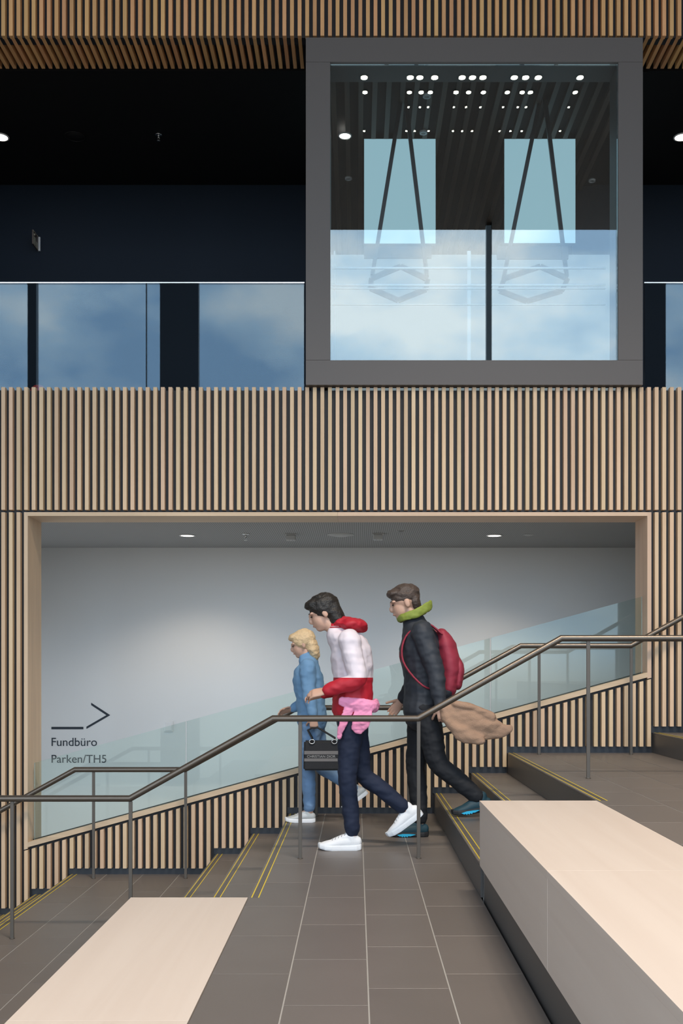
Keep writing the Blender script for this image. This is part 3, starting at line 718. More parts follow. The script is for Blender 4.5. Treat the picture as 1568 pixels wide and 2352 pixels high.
# ---------------------------------------------------------------- people
def cr(P, sub):
    P = np.array(P, float); n = len(P); res = []
    for i in range(n - 1):
        p0, p1, p2, p3 = P[max(i - 1, 0)], P[i], P[i + 1], P[min(i + 2, n - 1)]
        for s in range(sub):
            t = s / sub
            res.append(0.5 * ((2 * p1) + (-p0 + p2) * t + (2 * p0 - 5 * p1 + 4 * p2 - p3) * t * t + (-p0 + 3 * p1 - 3 * p2 + p3) * t ** 3))
    res.append(P[-1]); return np.array(res)
def chain(pts, side=(0, 1, 0), n=16, sub=5, cap=True):
    """pts rows: x y z ra rb ; closed tapered body along a smooth path"""
    pts = [tuple(p) + ((p[3],) if len(p) == 4 else ()) for p in pts]
    R = cr(pts, sub); C, A, B = R[:, :3], np.maximum(R[:, 3], 0.003), np.maximum(R[:, 4], 0.003)
    T = np.gradient(C, axis=0); T /= np.linalg.norm(T, axis=1)[:, None] + 1e-9
    rings = []
    def ring(c, t, a, b_):
        s = np.array(side, float); s -= s.dot(t) * t; s /= np.linalg.norm(s) + 1e-9; u = np.cross(t, s)
        an = np.linspace(0, 2 * math.pi, n, endpoint=False)
        return c + np.outer(np.cos(an) * a, s) + np.outer(np.sin(an) * b_, u)
    if cap:
        for q in (1.45, 1.1, 0.6): r = min(A[0], B[0]); rings.append(ring(C[0] - T[0] * r * math.sin(q), T[0], A[0] * math.cos(q), B[0] * math.cos(q)))
    for i in range(len(C)): rings.append(ring(C[i], T[i], A[i], B[i]))
    if cap:
        for q in (0.6, 1.1, 1.45): r = min(A[-1], B[-1]); rings.append(ring(C[-1] + T[-1] * r * math.sin(q), T[-1], A[-1] * math.cos(q), B[-1] * math.cos(q)))
    v = np.concatenate(rings); m = len(rings); f = []
    for i in range(m - 1):
        for j in range(n): f.append((i * n + j, i * n + (j + 1) % n, (i + 1) * n + (j + 1) % n, (i + 1) * n + j))
    f.append(tuple(reversed(range(n)))); f.append(tuple(range((m - 1) * n, m * n)))
    return v, f
def ellip(c, r, pitch=0.0, about=None, n=20, m=12):
    v = []
    for i in range(m + 1):
        th = math.pi * (i + 0.02) / (m + 0.04)
        for j in range(n):
            ph = 2 * math.pi * j / n; v.append((r[0] * math.sin(th) * math.cos(ph), r[1] * math.sin(th) * math.sin(ph), r[2] * math.cos(th)))
    v = np.array(v) + np.array(c)
    if about is not None: v = roty(v, pitch, about)
    f = []
    for i in range(m):
        for j in range(n): f.append((i * n + j, (i + 1) * n + j, (i + 1) * n + (j + 1) % n, i * n + (j + 1) % n))
    f.append(tuple(range(n))); f.append(tuple(reversed(range(m * n, (m + 1) * n))))
    return v, f
def roty(v, a, c):
    """positive a turns -X towards -Z (nodding down for somebody facing -X)"""
    v = np.array(v, float); d = v - np.array(c); ca, sa = math.cos(a), math.sin(a)
    x = d[..., 0] * ca - d[..., 2] * sa; z = d[..., 0] * sa + d[..., 2] * ca
    d2 = d.copy(); d2[..., 0] = x; d2[..., 2] = z
    return d2 + np.array(c)
def organic(name, pieces, mat, parent=None, voxel=0.006, smooth=6, wr=0.0, ws=9.0, cut=None):
    vs, fs, o_ = [], [], 0
    for v, f in pieces:
        vs.append(v); fs += [tuple(i + o_ for i in q) for q in f]; o_ += len(v)
    me = bpy.data.meshes.new(name + '_raw'); me.from_pydata(np.concatenate(vs).tolist(), [], fs)
    bm = bmesh.new(); bm.from_mesh(me); bmesh.ops.recalc_face_normals(bm, faces=bm.faces[:]); bm.to_mesh(me); bm.free()
    tmp = bpy.data.objects.new(name + '_raw', me); COL.objects.link(tmp)
    md = tmp.modifiers.new('r', 'REMESH'); md.mode = 'VOXEL'; md.voxel_size = voxel
    if smooth:
        sm = tmp.modifiers.new('s', 'SMOOTH'); sm.factor = 0.5; sm.iterations = smooth
    bpy.context.view_layer.update()
    m2 = bpy.data.meshes.new_from_object(tmp.evaluated_get(bpy.context.evaluated_depsgraph_get()))
    bpy.data.objects.remove(tmp); bpy.data.meshes.remove(me)
    m2.materials.clear(); m2.name = name
    if wr:
        nn = [v.normal.copy() for v in m2.vertices]
        for v, nrm in zip(m2.vertices, nn):
            p = v.co
            q = mnoise.noise(Vector((p.x * ws, p.y * ws, p.z * ws * 1.7))) + 0.5 * mnoise.noise(Vector((p.x * ws * 2.3 + 5, p.y * ws * 2.3, p.z * ws * 3.6)))
            v.co = p + nrm * (q * wr)
    return link(name, m2, mat, parent, smooth=True)

def hand(wrist, d, nrm, thumb, curl, s=1.0):
    """palm and five fingers: d points along the hand, nrm where the palm faces, thumb the thumb side"""
    w_ = np.array(wrist, float); d = np.array(d, float); d /= np.linalg.norm(d)
    nrm = np.array(nrm, float); nrm -= nrm.dot(d) * d; nrm /= np.linalg.norm(nrm)
    t = np.cross(nrm, d); t *= np.sign(t.dot(np.array(thumb))) or 1
    P = []
    k0 = w_ + d * 0.085 * s
    P.append(chain([(*w_, 0.026 * s, 0.019 * s), (*(w_ + d * 0.04 * s), 0.036 * s, 0.015 * s), (*k0, 0.040 * s, 0.012 * s)], side=tuple(t)))
    for i, (ln, off) in enumerate(((0.072, 0.031), (0.082, 0.0105), (0.076, -0.0105), (0.060, -0.031))):
        p = k0 + t * off * s - d * (0.008 if i in (0, 3) else 0.0) * s
        pts = [(*(p - d * 0.012 * s), 0.0092 * s, 0.0092 * s)]; a = 0.0
        spread = t * (off * 0.35)
        for seg, cu in zip((0.45, 0.32, 0.23), (curl * 0.8, curl, curl * 0.8)):
            a += cu; dd = d * math.cos(a) + nrm * math.sin(a) + spread
            p = p + dd / np.linalg.norm(dd) * ln * seg * s; pts.append((*p, (0.0090 - 0.0012 * len(pts) * 0.8) * s))
        P.append(chain(pts, side=tuple(t), n=10))
    p = w_ + d * 0.025 * s + t * 0.028 * s; pts = [(*p, 0.013 * s, 0.013 * s)]; a = 0.25
    for seg, cu in ((0.036, 0.0), (0.030, 0.35 * curl), (0.024, 0.4 * curl)):
        a += cu; dd = d * 0.8 + t * 0.75 * math.cos(a) + nrm * (0.35 + math.sin(a)); p = p + dd / np.linalg.norm(dd) * seg * s; pts.append((*p, 0.0098 * s))
    P.append(chain(pts, side=tuple(d), n=10))
    return P

def head_pieces(c, pitch, s=1.0):
    cx, cy, cz = c
    P = [ellip((cx + 0.012 * s, cy, cz + 0.028 * s), (0.094 * s, 0.076 * s, 0.088 * s), pitch, c),
         ellip((cx - 0.030 * s, cy, cz - 0.035 * s), (0.062 * s, 0.060 * s, 0.080 * s), pitch, c),
         ellip((cx - 0.052 * s, cy, cz - 0.085 * s), (0.034 * s, 0.036 * s, 0.028 * s), pitch, c),
         ellip((cx - 0.098 * s, cy, cz - 0.020 * s), (0.017 * s, 0.013 * s, 0.023 * s), pitch, c),
         ellip((cx - 0.088 * s, cy, cz + 0.004 * s), (0.014 * s, 0.009 * s, 0.030 * s), pitch, c),
         ellip((cx - 0.085 * s, cy, cz - 0.058 * s), (0.013 * s, 0.024 * s, 0.013 * s), pitch, c)]
    for sd in (-1, 1):
        P.append(ellip((cx + 0.016 * s, cy + sd * 0.077 * s, cz - 0.010 * s), (0.020 * s, 0.009 * s, 0.032 * s), pitch, c))
        P.append(ellip((cx - 0.070 * s, cy + sd * 0.034 * s, cz + 0.026 * s), (0.018 * s, 0.026 * s, 0.010 * s), pitch, c))
    return P
def face_parts(person, c, pitch, s, brow):
    cx, cy, cz = c
    for sd in (-1, 1):
        v, f = ellip((cx - 0.082 * s, cy + sd * 0.032 * s, cz + 0.006 * s), (0.0075 * s, 0.010 * s, 0.006 * s), pitch, c, 12, 8)
        me = bpy.data.meshes.new('eye'); me.from_pydata(v.tolist(), [], f); link('eye', me, M_EYE, person, smooth=True)
        v, f = ellip((cx - 0.086 * s, cy + sd * 0.034 * s, cz + 0.032 * s), (0.0075 * s, 0.019 * s, 0.0032 * s), pitch, c, 12, 8)
        me = bpy.data.meshes.new('eyebrow'); me.from_pydata(v.tolist(), [], f); link('eyebrow', me, brow, person, smooth=True)
    v, f = ellip((cx - 0.093 * s, cy, cz - 0.060 * s), (0.008 * s, 0.020 * s, 0.005 * s), pitch, c, 12, 8)
    me = bpy.data.meshes.new('lips'); me.from_pydata(v.tolist(), [], f); link('lips', me, M_LIPS, person, smooth=True)

M_SKIN = plain('skin', (0.55, 0.34, 0.25), 0.5)
M_EYE = plain('eye_dark', (0.03, 0.02, 0.015), 0.2)
M_LIPS = plain('lip_skin', (0.42, 0.17, 0.14), 0.45)
M_HBLK = plain('black_hair', (0.010, 0.009, 0.008), 0.45, namt=0.5, nscale=60, bump=0.5, bscale=140)
M_HBLD = plain('blonde_hair', (0.46, 0.34, 0.20), 0.5, namt=0.5, nscale=60, bump=0.5, bscale=140)
M_HBRN = plain('brown_hair', (0.045, 0.032, 0.026), 0.5, namt=0.5, nscale=60, bump=0.5, bscale=140)
M_NAVY = plain('navy_denim', (0.005, 0.010, 0.027), 0.8, namt=0.2, nscale=20, bump=0.1, bscale=300)
M_DENIM = plain('light_denim', (0.115, 0.20, 0.33), 0.8, namt=0.3, nscale=14, bump=0.1, bscale=300)
M_DENJ = plain('denim_jacket_cloth', (0.10, 0.20, 0.33), 0.8, namt=0.3, nscale=12, bump=0.1, bscale=300)
M_DJKT = plain('charcoal_jacket_cloth', (0.016, 0.020, 0.027), 0.65, namt=0.3, nscale=10)
M_DTRS = plain('black_trouser_cloth', (0.008, 0.010, 0.014), 0.8)
M_LIME = plain('lime_cloth', (0.15, 0.19, 0.03), 0.7, namt=0.3, nscale=20)
M_BURG = plain('burgundy_cloth', (0.20, 0.018, 0.035), 0.65, namt=0.3, nscale=14)
M_TAN = plain('tan_cloth', (0.24, 0.155, 0.105), 0.9, namt=0.5, nscale=16, bump=0.4, bscale=160)
M_PINK = plain('pink_cloth', (0.55, 0.20, 0.33), 0.8, namt=0.2, nscale=12)
M_SHW = plain('white_mesh_shoe', (0.80, 0.83, 0.86), 0.6, bump=0.15, bscale=250)
M_SOLEW = plain('white_foam_sole', (0.84, 0.87, 0.90), 0.5)
M_SHS = plain('silver_mesh_shoe', (0.52, 0.55, 0.55), 0.4, metal=0.2, bump=0.2, bscale=260)
M_SHB = plain('teal_black_shoe', (0.010, 0.045, 0.065), 0.6)
M_SOLEB = plain('black_sole', (0.012, 0.013, 0.015), 0.6)
M_CYAN = plain('cyan_rubber', (0.02, 0.45, 0.75), 0.5)
M_LACE = plain('grey_lace', (0.35, 0.37, 0.40), 0.7)
# jacket with red shoulders, white body and red hem
M_RWJ, N, K = newmat('red_white_jacket_cloth')
o = N('ShaderNodeOutputMaterial'); b = N('ShaderNodeBsdfPrincipled'); K(b.outputs[0], o.inputs[0]); b.inputs['Roughness'].default_value = 0.6
g = N('ShaderNodeNewGeometry'); sp = N('ShaderNodeSeparateXYZ'); K(g.outputs['Position'], sp.inputs[0])
mr_ = N('ShaderNodeMapRange'); mr_.inputs['From Min'].default_value = 0.80; mr_.inputs['From Max'].default_value = 1.60; K(sp.outputs['Z'], mr_.inputs['Value'])
rr_ = N('ShaderNodeValToRGB'); rr_.color_ramp.interpolation = 'CONSTANT'; K(mr_.outputs[0], rr_.inputs[0])
els = rr_.color_ramp.elements
els[0].position = 0.0; els[0].color = (0.45, 0.012, 0.028, 1); els[1].position = (1.135 - 0.8) / 0.8; els[1].color = (0.72, 0.66, 0.72, 1)
for p_, c_ in (((1.463 - 0.8) / 0.8, (0.30, 0.01, 0.02, 1)), ((1.472 - 0.8) / 0.8, (0.72, 0.60, 0.64, 1)), ((1.478 - 0.8) / 0.8, (0.50, 0.003, 0.018, 1))):
    e = els.new(p_); e.color = c_
K(rr_.outputs[0], b.inputs['Base Color'])
M_REDS = plain('red_sleeve_cloth', (0.42, 0.010, 0.025), 0.6)

def shoe(person, pos, pitch, s, up, sole, lace=None, lugs=None):
    """trainer pointing to -X; pos is the ground point under the ankle, positive pitch drops the toe"""
    px, py, pz = pos
    def T(v):
        v = np.array(v, float) * s; v = roty(v, pitch, (-0.12 * s, 0, 0)) if pitch else v
        return v + np.array(pos)
    def TP(p): return T(p[0]), p[1]
    up_p = [chain([(0.055, 0, 0.055, 0.030, 0.042), (0.02, 0, 0.058, 0.036, 0.050), (-0.05, 0, 0.054, 0.040, 0.046), (-0.11, 0, 0.043, 0.045, 0.034), (-0.16, 0, 0.037, 0.044, 0.027), (-0.195, 0, 0.032, 0.034, 0.020)]),
            chain([(0.015, 0, 0.06, 0.037, 0.044), (0.012, 0, 0.090, 0.036, 0.044), (0.014, 0, 0.116, 0.034, 0.042)], side=(0, 1, 0)),
            chain([(0.0, 0, 0.098, 0.032, 0.020), (-0.045, 0, 0.088, 0.030, 0.020), (-0.12, 0, 0.060, 0.026, 0.016)])]
    sh = organic('shoe', [TP(p) for p in up_p], up, person, 0.004, 8)
    out = [(0.085, 0.0), (0.078, 0.024), (0.05, 0.036), (0.0, 0.038), (-0.06, 0.040), (-0.12, 0.049), (-0.17, 0.046), (-0.205, 0.030), (-0.218, 0.0)]
    loop = out + [(x, -y) for x, y in reversed(out[1:-1])]
    def rocker(x): return 0.018 * max(0, (-x - 0.12) / 0.1) ** 2 + 0.006 * max(0, (x - 0.04) / 0.045) ** 2
    v = []
    for q, (zz, sc) in enumerate(((0.0, 0.94), (0.010, 1.0), (0.026, 1.0), (0.036, 0.95))):
        for x, y in loop: v.append((x * (1 if sc == 1 else 0.985), y * sc, zz + rocker(x)))
    n = len(loop); f = [tuple(reversed(range(n))), tuple(range(3 * n, 4 * n))]
    for q in range(3):
        for i in range(n): f.append((q * n + i, q * n + (i + 1) % n, (q + 1) * n + (i + 1) % n, (q + 1) * n + i))
    me = bpy.data.meshes.new('sole'); me.from_pydata(T(v).tolist(), [], f)
    bm = bmesh.new(); bm.from_mesh(me); bmesh.ops.recalc_face_normals(bm, faces=bm.faces[:]); bm.to_mesh(me); bm.free()
    link('sole', me, sole, sh, smooth=False)
    if lace:
        for i in range(5):
            t = i / 4; x = -0.03 - 0.085 * t; zz = 0.115 - 0.036 * t
            vv, ff = chain([(x - 0.004, -0.024, zz - 0.010, 0.003), (x, -0.010, zz, 0.003), (x, 0.010, zz, 0.003), (x - 0.004, 0.024, zz - 0.010, 0.003)], side=(1, 0, 0), n=8, sub=3)
            me = bpy.data.meshes.new('lace'); me.from_pydata(T(vv).tolist(), [], ff); link('lace', me, lace, sh, smooth=True)
    if lugs:
        v = [(-0.145, -0.052, 0.024), (-0.02, -0.043, 0.024)]; top = []
        prof = [(-0.150, 0.020), (-0.13, 0.008), (-0.123, 0.012), (-0.112, 0.003), (-0.105, 0.011), (-0.094, 0.002), (-0.087, 0.011), (-0.076, 0.003), (-0.069, 0.012), (-0.055, 0.010), (-0.015, 0.022), (-0.06, 0.026), (-0.11, 0.027)]
        vv = [(x, -0.053, z) for x, z in prof] + [(x, -0.03, z) for x, z in prof]; n = len(prof)
        ff = [tuple(range(n)), tuple(reversed(range(n, 2 * n)))] + [((i + 1) % n, i, n + i, n + (i + 1) % n) for i in range(n)]
        me = bpy.data.meshes.new('sole_insert'); me.from_pydata(T(vv).tolist(), [], ff)
        bm = bmesh.new(); bm.from_mesh(me); bmesh.ops.recalc_face_normals(bm, faces=bm.faces[:]); bm.to_mesh(me); bm.free()
        link('sole_insert', me, lugs, sh)
    return sh

def build_person(J, label, looks):
    """J: joints in metres, facing -X, near side has the lower Y"""
    s = J['s']; pel, wai, che, nek, hd = (J[k] for k in ('pelvis', 'waist', 'chest', 'neck', 'head'))
    sw, hw = J['shoulder_w'], J['hip_w']
    P = []
    P.append(chain([(*pel, hw * 0.95, 0.095 * s), (*wai, hw * 0.80, 0.085 * s), (*che, sw * 0.78, 0.105 * s), (nek[0] + 0.012, nek[1], nek[2] - 0.05, sw * 0.55, 0.065 * s), (*nek, 0.055 * s, 0.056 * s)]))
    P.append(chain([(*nek, 0.054 * s, 0.056 * s), (hd[0] + 0.03 * s, hd[1], hd[2] - 0.06 * s, 0.050 * s, 0.054 * s)]))
    P += head_pieces(hd, J['nod'], s * 0.98)
    for sd in ('n', 'f'):
        sh, el, wr = J['sh_' + sd], J['el_' + sd], J['wr_' + sd]
        P.append(chain([(*sh, 0.050 * s), (*(np.array(sh) * 0.5 + np.array(el) * 0.5), 0.046 * s), (*el, 0.038 * s), (*(np.array(el) * 0.5 + np.array(wr) * 0.5), 0.036 * s), (*wr, 0.025 * s)]))
        d, nr, th, cu = J['hand_' + sd]
        P += hand(wr, d, nr, th, cu, s * 0.98)
        hp, kn, an = J['hip_' + sd], J['kn_' + sd], J['an_' + sd]
        P.append(chain([(*hp, 0.082 * s), (*(np.array(hp) * 0.5 + np.array(kn) * 0.5), 0.070 * s), (*kn, 0.052 * s), (*(np.array(kn) * 0.65 + np.array(an) * 0.35), 0.051 * s), (*an, 0.034 * s)]))
        fx = J['ft_' + sd]
        P.append(chain([(*an, 0.032 * s), (*fx, 0.016 * s)]))
    body = organic('person', P, M_SKIN, None, 0.0052, 5)
    tag(body, label, 'person')
    face_parts(body, hd, J['nod'], s * 0.98, looks['hair'])
    # trousers
    for_tr = [chain([(wai[0], wai[1], (wai[2] + pel[2]) / 2, hw * 0.95, 0.108 * s), (*pel, hw * 1.08, 0.116 * s), (pel[0], pel[1], pel[2] - 0.06, hw * 0.95, 0.105 * s)])]
    for sd in ('n', 'f'):
        hp, kn, an = (np.array(J[k + sd], float) for k in ('hip_', 'kn_', 'an_'))
        lo = an + (kn - an) / np.linalg.norm(kn - an) * looks.get('hem', 0.03)
        fl = looks.get('leg', 1.0)
        for_tr.append(chain([(*hp, 0.096 * s), (*(hp * 0.5 + kn * 0.5), 0.083 * s * fl), (*kn, 0.066 * s * fl), (*(kn * 0.6 + an * 0.4), 0.063 * s * fl), (*lo, 0.054 * s * fl)]))
    organic('trousers', for_tr, looks['trousers'], body, 0.007, 5, wr=0.006, ws=13)
    # jacket
    jb = looks.get('bulk', 1.0); hem = J['hem']
    jk = [chain([(hem[0], hem[1], hem[2], hw * 1.18 * jb, 0.135 * s * jb), (wai[0], wai[1], wai[2], hw * 1.08 * jb, 0.128 * s * jb), (*che, sw * 0.92 * jb, 0.140 * s * jb), (nek[0] + 0.015, nek[1], nek[2] - 0.045, sw * 0.70, 0.090 * s * jb), (nek[0], nek[1], nek[2] + 0.008, 0.072 * s, 0.074 * s)])]
    def sleeve(sd):
        sh, el, wr = (np.array(J[k + sd], float) for k in ('sh_', 'el_', 'wr_'))
        cf = wr + (el - wr) / np.linalg.norm(el - wr) * 0.015
        return chain([(*sh, 0.074 * s * jb), (*(sh * 0.5 + el * 0.5), 0.066 * s * jb), (*el, 0.058 * s * jb), (*(el * 0.5 + wr * 0.5), 0.052 * s * jb), (*cf, 0.041 * s)])
    sl_ = [sleeve('n'), sleeve('f')]
    jo = organic('jacket', jk + (sl_ if not looks.get('sleeve') else []), looks['jacket'], body, 0.007, 6, wr=0.008, ws=10)
    if looks.get('sleeve'):
        for q in sl_: organic('sleeve', [q], looks['sleeve'], jo, 0.006, 4, wr=0.006, ws=14)
    return body, jo

# woman in the red and white jacket
Wd = dict(s=0.97, pelvis=(-0.035, 7.11, 0.90), waist=(-0.02, 7.11, 1.07), chest=(-0.04, 7.11, 1.30), neck=(-0.125, 7.11, 1.455), head=(-0.225, 7.11, 1.565), nod=0.42,
          shoulder_w=0.190, hip_w=0.150, hem=(-0.03, 7.11, 0.93),
          sh_n=(-0.045, 6.955, 1.385), el_n=(0.005, 6.90, 1.125), wr_n=(-0.20, 6.92, 1.045), hand_n=((-1, 0.1, -0.1), (0, 0.7, -0.7), (0, 0, 1), 0.55),
          sh_f=(-0.045, 7.265, 1.385), el_f=(-0.02, 7.32, 1.13), wr_f=(-0.225, 7.27, 1.02), hand_f=((-1, -0.1, -0.1), (0, -0.7, -0.7), (0, 0, 1), 0.55),
          hip_n=(-0.03, 7.035, 0.88), kn_n=(-0.06, 7.03, 0.49), an_n=(-0.025, 7.03, 0.095), ft_n=(-0.17, 7.03, 0.05),
          hip_f=(-0.02, 7.185, 0.88), kn_f=(0.045, 7.19, 0.49), an_f=(0.335, 7.19, 0.245), ft_f=(0.292, 7.19, 0.138))
wo, wj = build_person(Wd, 'person with black hair in a red and white jacket, navy jeans and white trainers', dict(hair=M_HBLK, trousers=M_NAVY, jacket=M_RWJ, leg=0.98, hem=0.035, bulk=1.05))
c = Wd['head']
organic('hair', [ellip((c[0] + 0.028, c[1], c[2] + 0.040), (0.105, 0.088, 0.094), 0.42, c), ellip((c[0] + 0.072, c[1], c[2] - 0.045), (0.060, 0.080, 0.110), 0.42, c),
                 ellip((c[0] - 0.035, c[1], c[2] + 0.082), (0.060, 0.070, 0.036), 0.42, c)], M_HBLK, wo, 0.006, 5, wr=0.006, ws=22)
organic('hood', [ellip((-0.030, 7.11, 1.488), (0.112, 0.150, 0.050), -0.12, (-0.030, 7.11, 1.488)), ellip((-0.095, 7.11, 1.505), (0.070, 0.105, 0.042))], M_REDS, wj, 0.007, 5, wr=0.012, ws=15)
organic('tied_scarf', [chain([(-0.10, 6.945, 0.985, 0.030, 0.018), (0.02, 6.935, 0.965, 0.040, 0.024), (0.11, 6.975, 0.95, 0.042, 0.028), (0.13, 7.11, 0.955, 0.04, 0.025)], side=(0, 0, 1)),
                       chain([(0.05, 6.94, 0.94, 0.055, 0.018), (0.035, 6.93, 0.86, 0.062, 0.016), (0.0, 6.935, 0.79, 0.038, 0.012)], side=(1, 0, 0)),
                       chain([(-0.04, 6.94, 0.95, 0.034, 0.016), (-0.09, 6.935, 0.83, 0.026, 0.012), (-0.115, 6.94, 0.745, 0.014, 0.009)], side=(1, 0, 0))], M_PINK, wo, 0.005, 3, wr=0.006, ws=24)
shoe(wo, (-0.045, 7.03, 0.0), 0.0, 0.955, M_SHW, M_SOLEW, M_LACE)
shoe(wo, (0.412, 7.19, 0.101), 0.62, 0.955, M_SHW, M_SOLEW, M_LACE)

# shorter person in denim
Bd = dict(s=0.88, pelvis=(-0.345, 8.33, 0.80), waist=(-0.355, 8.33, 0.94), chest=(-0.375, 8.33, 1.13), neck=(-0.385, 8.33, 1.275), head=(-0.425, 8.33, 1.39), nod=0.30,
          shoulder_w=0.165, hip_w=0.135, hem=(-0.345, 8.33, 0.80),
          sh_n=(-0.375, 8.195, 1.215), el_n=(-0.355, 8.155, 0.975), wr_n=(-0.325, 8.125, 0.835), hand_n=((0.02, 0.0, -1), (0, 1, 0), (-1, 0, 0), 1.15),
          sh_f=(-0.375, 8.465, 1.215), el_f=(-0.36, 8.51, 0.98), wr_f=(-0.51, 8.49, 0.88), hand_f=((-1, -0.1, -0.2), (0, -0.7, -0.7), (0, 0, 1), 0.5),
          hip_n=(-0.345, 8.265, 0.78), kn_n=(-0.375, 8.29, 0.43), an_n=(-0.365, 8.33, 0.085), ft_n=(-0.48, 8.33, 0.045),
          hip_f=(-0.335, 8.395, 0.78), kn_f=(-0.275, 8.42, 0.43), an_f=(0.0, 8.46, 0.235), ft_f=(-0.034, 8.46, 0.147))
bo, bj = build_person(Bd, 'shorter person with blonde hair in denim jacket, light jeans and silver trainers', dict(hair=M_HBLD, trousers=M_DENIM, jacket=M_DENJ, leg=0.98, hem=0.035))
c = Bd['head']
organic('hair', [ellip((c[0] + 0.026, c[1], c[2] + 0.034), (0.096, 0.081, 0.086), 0.30, c), ellip((c[0] + 0.072, c[1], c[2] - 0.05), (0.050, 0.074, 0.105), 0.30, c),
                 ellip((c[0] - 0.036, c[1], c[2] + 0.072), (0.052, 0.062, 0.034), 0.30, c)], M_HBLD, bo, 0.006, 5, wr=0.006, ws=22)
shoe(bo, (-0.385, 8.33, 0.0), 0.0, 0.80, M_SHS, M_SOLEW, M_LACE)
shoe(bo, (0.062, 8.46, 0.117), 0.62, 0.80, M_SHS, M_SOLEW, M_LACE)

# man-sized walker in dark clothes
Md = dict(s=1.04, pelvis=(0.47, 7.56, 0.955), waist=(0.475, 7.56, 1.12), chest=(0.455, 7.56, 1.36), neck=(0.405, 7.56, 1.535), head=(0.340, 7.56, 1.665), nod=0.30,
          shoulder_w=0.205, hip_w=0.150, hem=(0.475, 7.56, 0.89),
          sh_n=(0.455, 7.385, 1.455), el_n=(0.545, 7.335, 1.175), wr_n=(0.575, 7.31, 0.945), hand_n=((0.25, 0.0, -0.95), (0, 1, 0), (-1, 0, 0), 0.95),
          sh_f=(0.455, 7.735, 1.455), el_f=(0.45, 7.78, 1.16), wr_f=(0.33, 7.77, 0.97), hand_f=((-0.6, 0.0, -0.8), (0, -1, 0), (-1, 0, 0), 0.5),
          hip_f=(0.475, 7.64, 0.93), kn_f=(0.425, 7.63, 0.51), an_f=(0.455, 7.60, 0.10), ft_f=(0.32, 7.60, 0.05),
          hip_n=(0.48, 7.48, 0.93), kn_n=(0.57, 7.45, 0.54), an_n=(0.86, 7.43, 0.29), ft_n=(0.76, 7.43, 0.215))
mo, mj = build_person(Md, 'tall person in charcoal jacket and black trousers with lime collar and teal trainers', dict(hair=M_HBRN, trousers=M_DTRS, jacket=M_DJKT, leg=1.02, hem=0.035, bulk=1.03))
c = Md['head']
organic('hair', [ellip((c[0] + 0.022, c[1], c[2] + 0.050), (0.106, 0.086, 0.084), 0.30, c), ellip((c[0] + 0.075, c[1], c[2] - 0.01), (0.040, 0.074, 0.075), 0.30, c),
                 ellip((c[0] - 0.050, c[1], c[2] + 0.085), (0.055, 0.068, 0.036), 0.30, c)], M_HBRN, mo, 0.006, 5, wr=0.007, ws=26)
cl = organic('collar', [chain([(0.300, 7.56, 1.550, 0.026, 0.016), (0.335, 7.475, 1.560, 0.030, 0.014), (0.430, 7.455, 1.590, 0.034, 0.014), (0.505, 7.50, 1.635, 0.036, 0.014), (0.525, 7.56, 1.65, 0.036, 0.014), (0.505, 7.62, 1.635, 0.036, 0.014), (0.430, 7.665, 1.590, 0.034, 0.014), (0.335, 7.645, 1.560, 0.030, 0.014), (0.300, 7.56, 1.550, 0.026, 0.016)], side=(0, 0, 1))], M_LIME, mj, 0.006, 4, wr=0.005, ws=20)
shoe(mo, (0.435, 7.60, 0.0), 0.0, 0.97, M_SHB, M_SOLEB, None, M_CYAN)
shoe(mo, (0.876, 7.43, 0.181), 0.16, 0.97, M_SHB, M_SOLEB, None, M_CYAN)

# backpack on the tall walker
bk = empty('backpack', (0.66, 7.56, 1.03), 'burgundy backpack worn over the charcoal jacket', 'backpack')
organic('pack_body', [chain([(0.645, 7.56, 1.05, 0.14, 0.065), (0.655, 7.56, 1.20, 0.15, 0.085), (0.63, 7.56, 1.36, 0.145, 0.075), (0.605, 7.56, 1.44, 0.11, 0.045)], n=24)], M_BURG, bk, 0.008, 6, wr=0.006, ws=10)
organic('front_pocket', [chain([(0.715, 7.56, 1.08, 0.10, 0.035), (0.725, 7.56, 1.20, 0.105, 0.04), (0.715, 7.56, 1.26, 0.095, 0.028)], n=20)], M_BURG, bk, 0.007, 4, wr=0.004, ws=14)
organic('base_panel', [chain([(0.63, 7.56, 1.015, 0.13, 0.055), (0.64, 7.56, 1.045, 0.138, 0.066)], n=20)], M_DJKT, bk, 0.008, 3)
for sd in (-1, 1):
    organic('shoulder_strap', [chain([(0.60, 7.56 + sd * 0.10, 1.44, 0.026, 0.008), (0.48, 7.56 + sd * 0.115, 1.515, 0.026, 0.008), (0.345, 7.56 + sd * 0.115, 1.42, 0.026, 0.008), (0.325, 7.56 + sd * 0.14, 1.25, 0.022, 0.008), (0.46, 7.56 + sd * 0.185, 1.08, 0.014, 0.007), (0.60, 7.56 + sd * 0.12, 1.05, 0.014, 0.007)])], M_BURG, bk, 0.005, 2)

# tan coat carried in the hand
organic('tan_coat', [chain([(0.590, 7.295, 0.925, 0.035, 0.035), (0.66, 7.285, 0.88, 0.045, 0.085), (0.77, 7.28, 0.835, 0.050, 0.125), (0.88, 7.285, 0.80, 0.045, 0.105), (0.98, 7.295, 0.775, 0.030, 0.060), (1.06, 7.30, 0.785, 0.015, 0.025)], n=22),
                     chain([(0.64, 7.265, 0.83, 0.030, 0.040), (0.73, 7.245, 0.755, 0.034, 0.055), (0.85, 7.25, 0.715, 0.030, 0.035)], n=18),
                     chain([(0.67, 7.275, 0.955, 0.035, 0.022), (0.79, 7.265, 0.935, 0.040, 0.028), (0.92, 7.27, 0.865, 0.034, 0.034)], n=18)], M_TAN, None, 0.006, 4, wr=0.014, ws=9)
tag(bpy.data.objects['tan_coat'], 'bundled tan coat trailing from the hand of the tall person', 'coat')

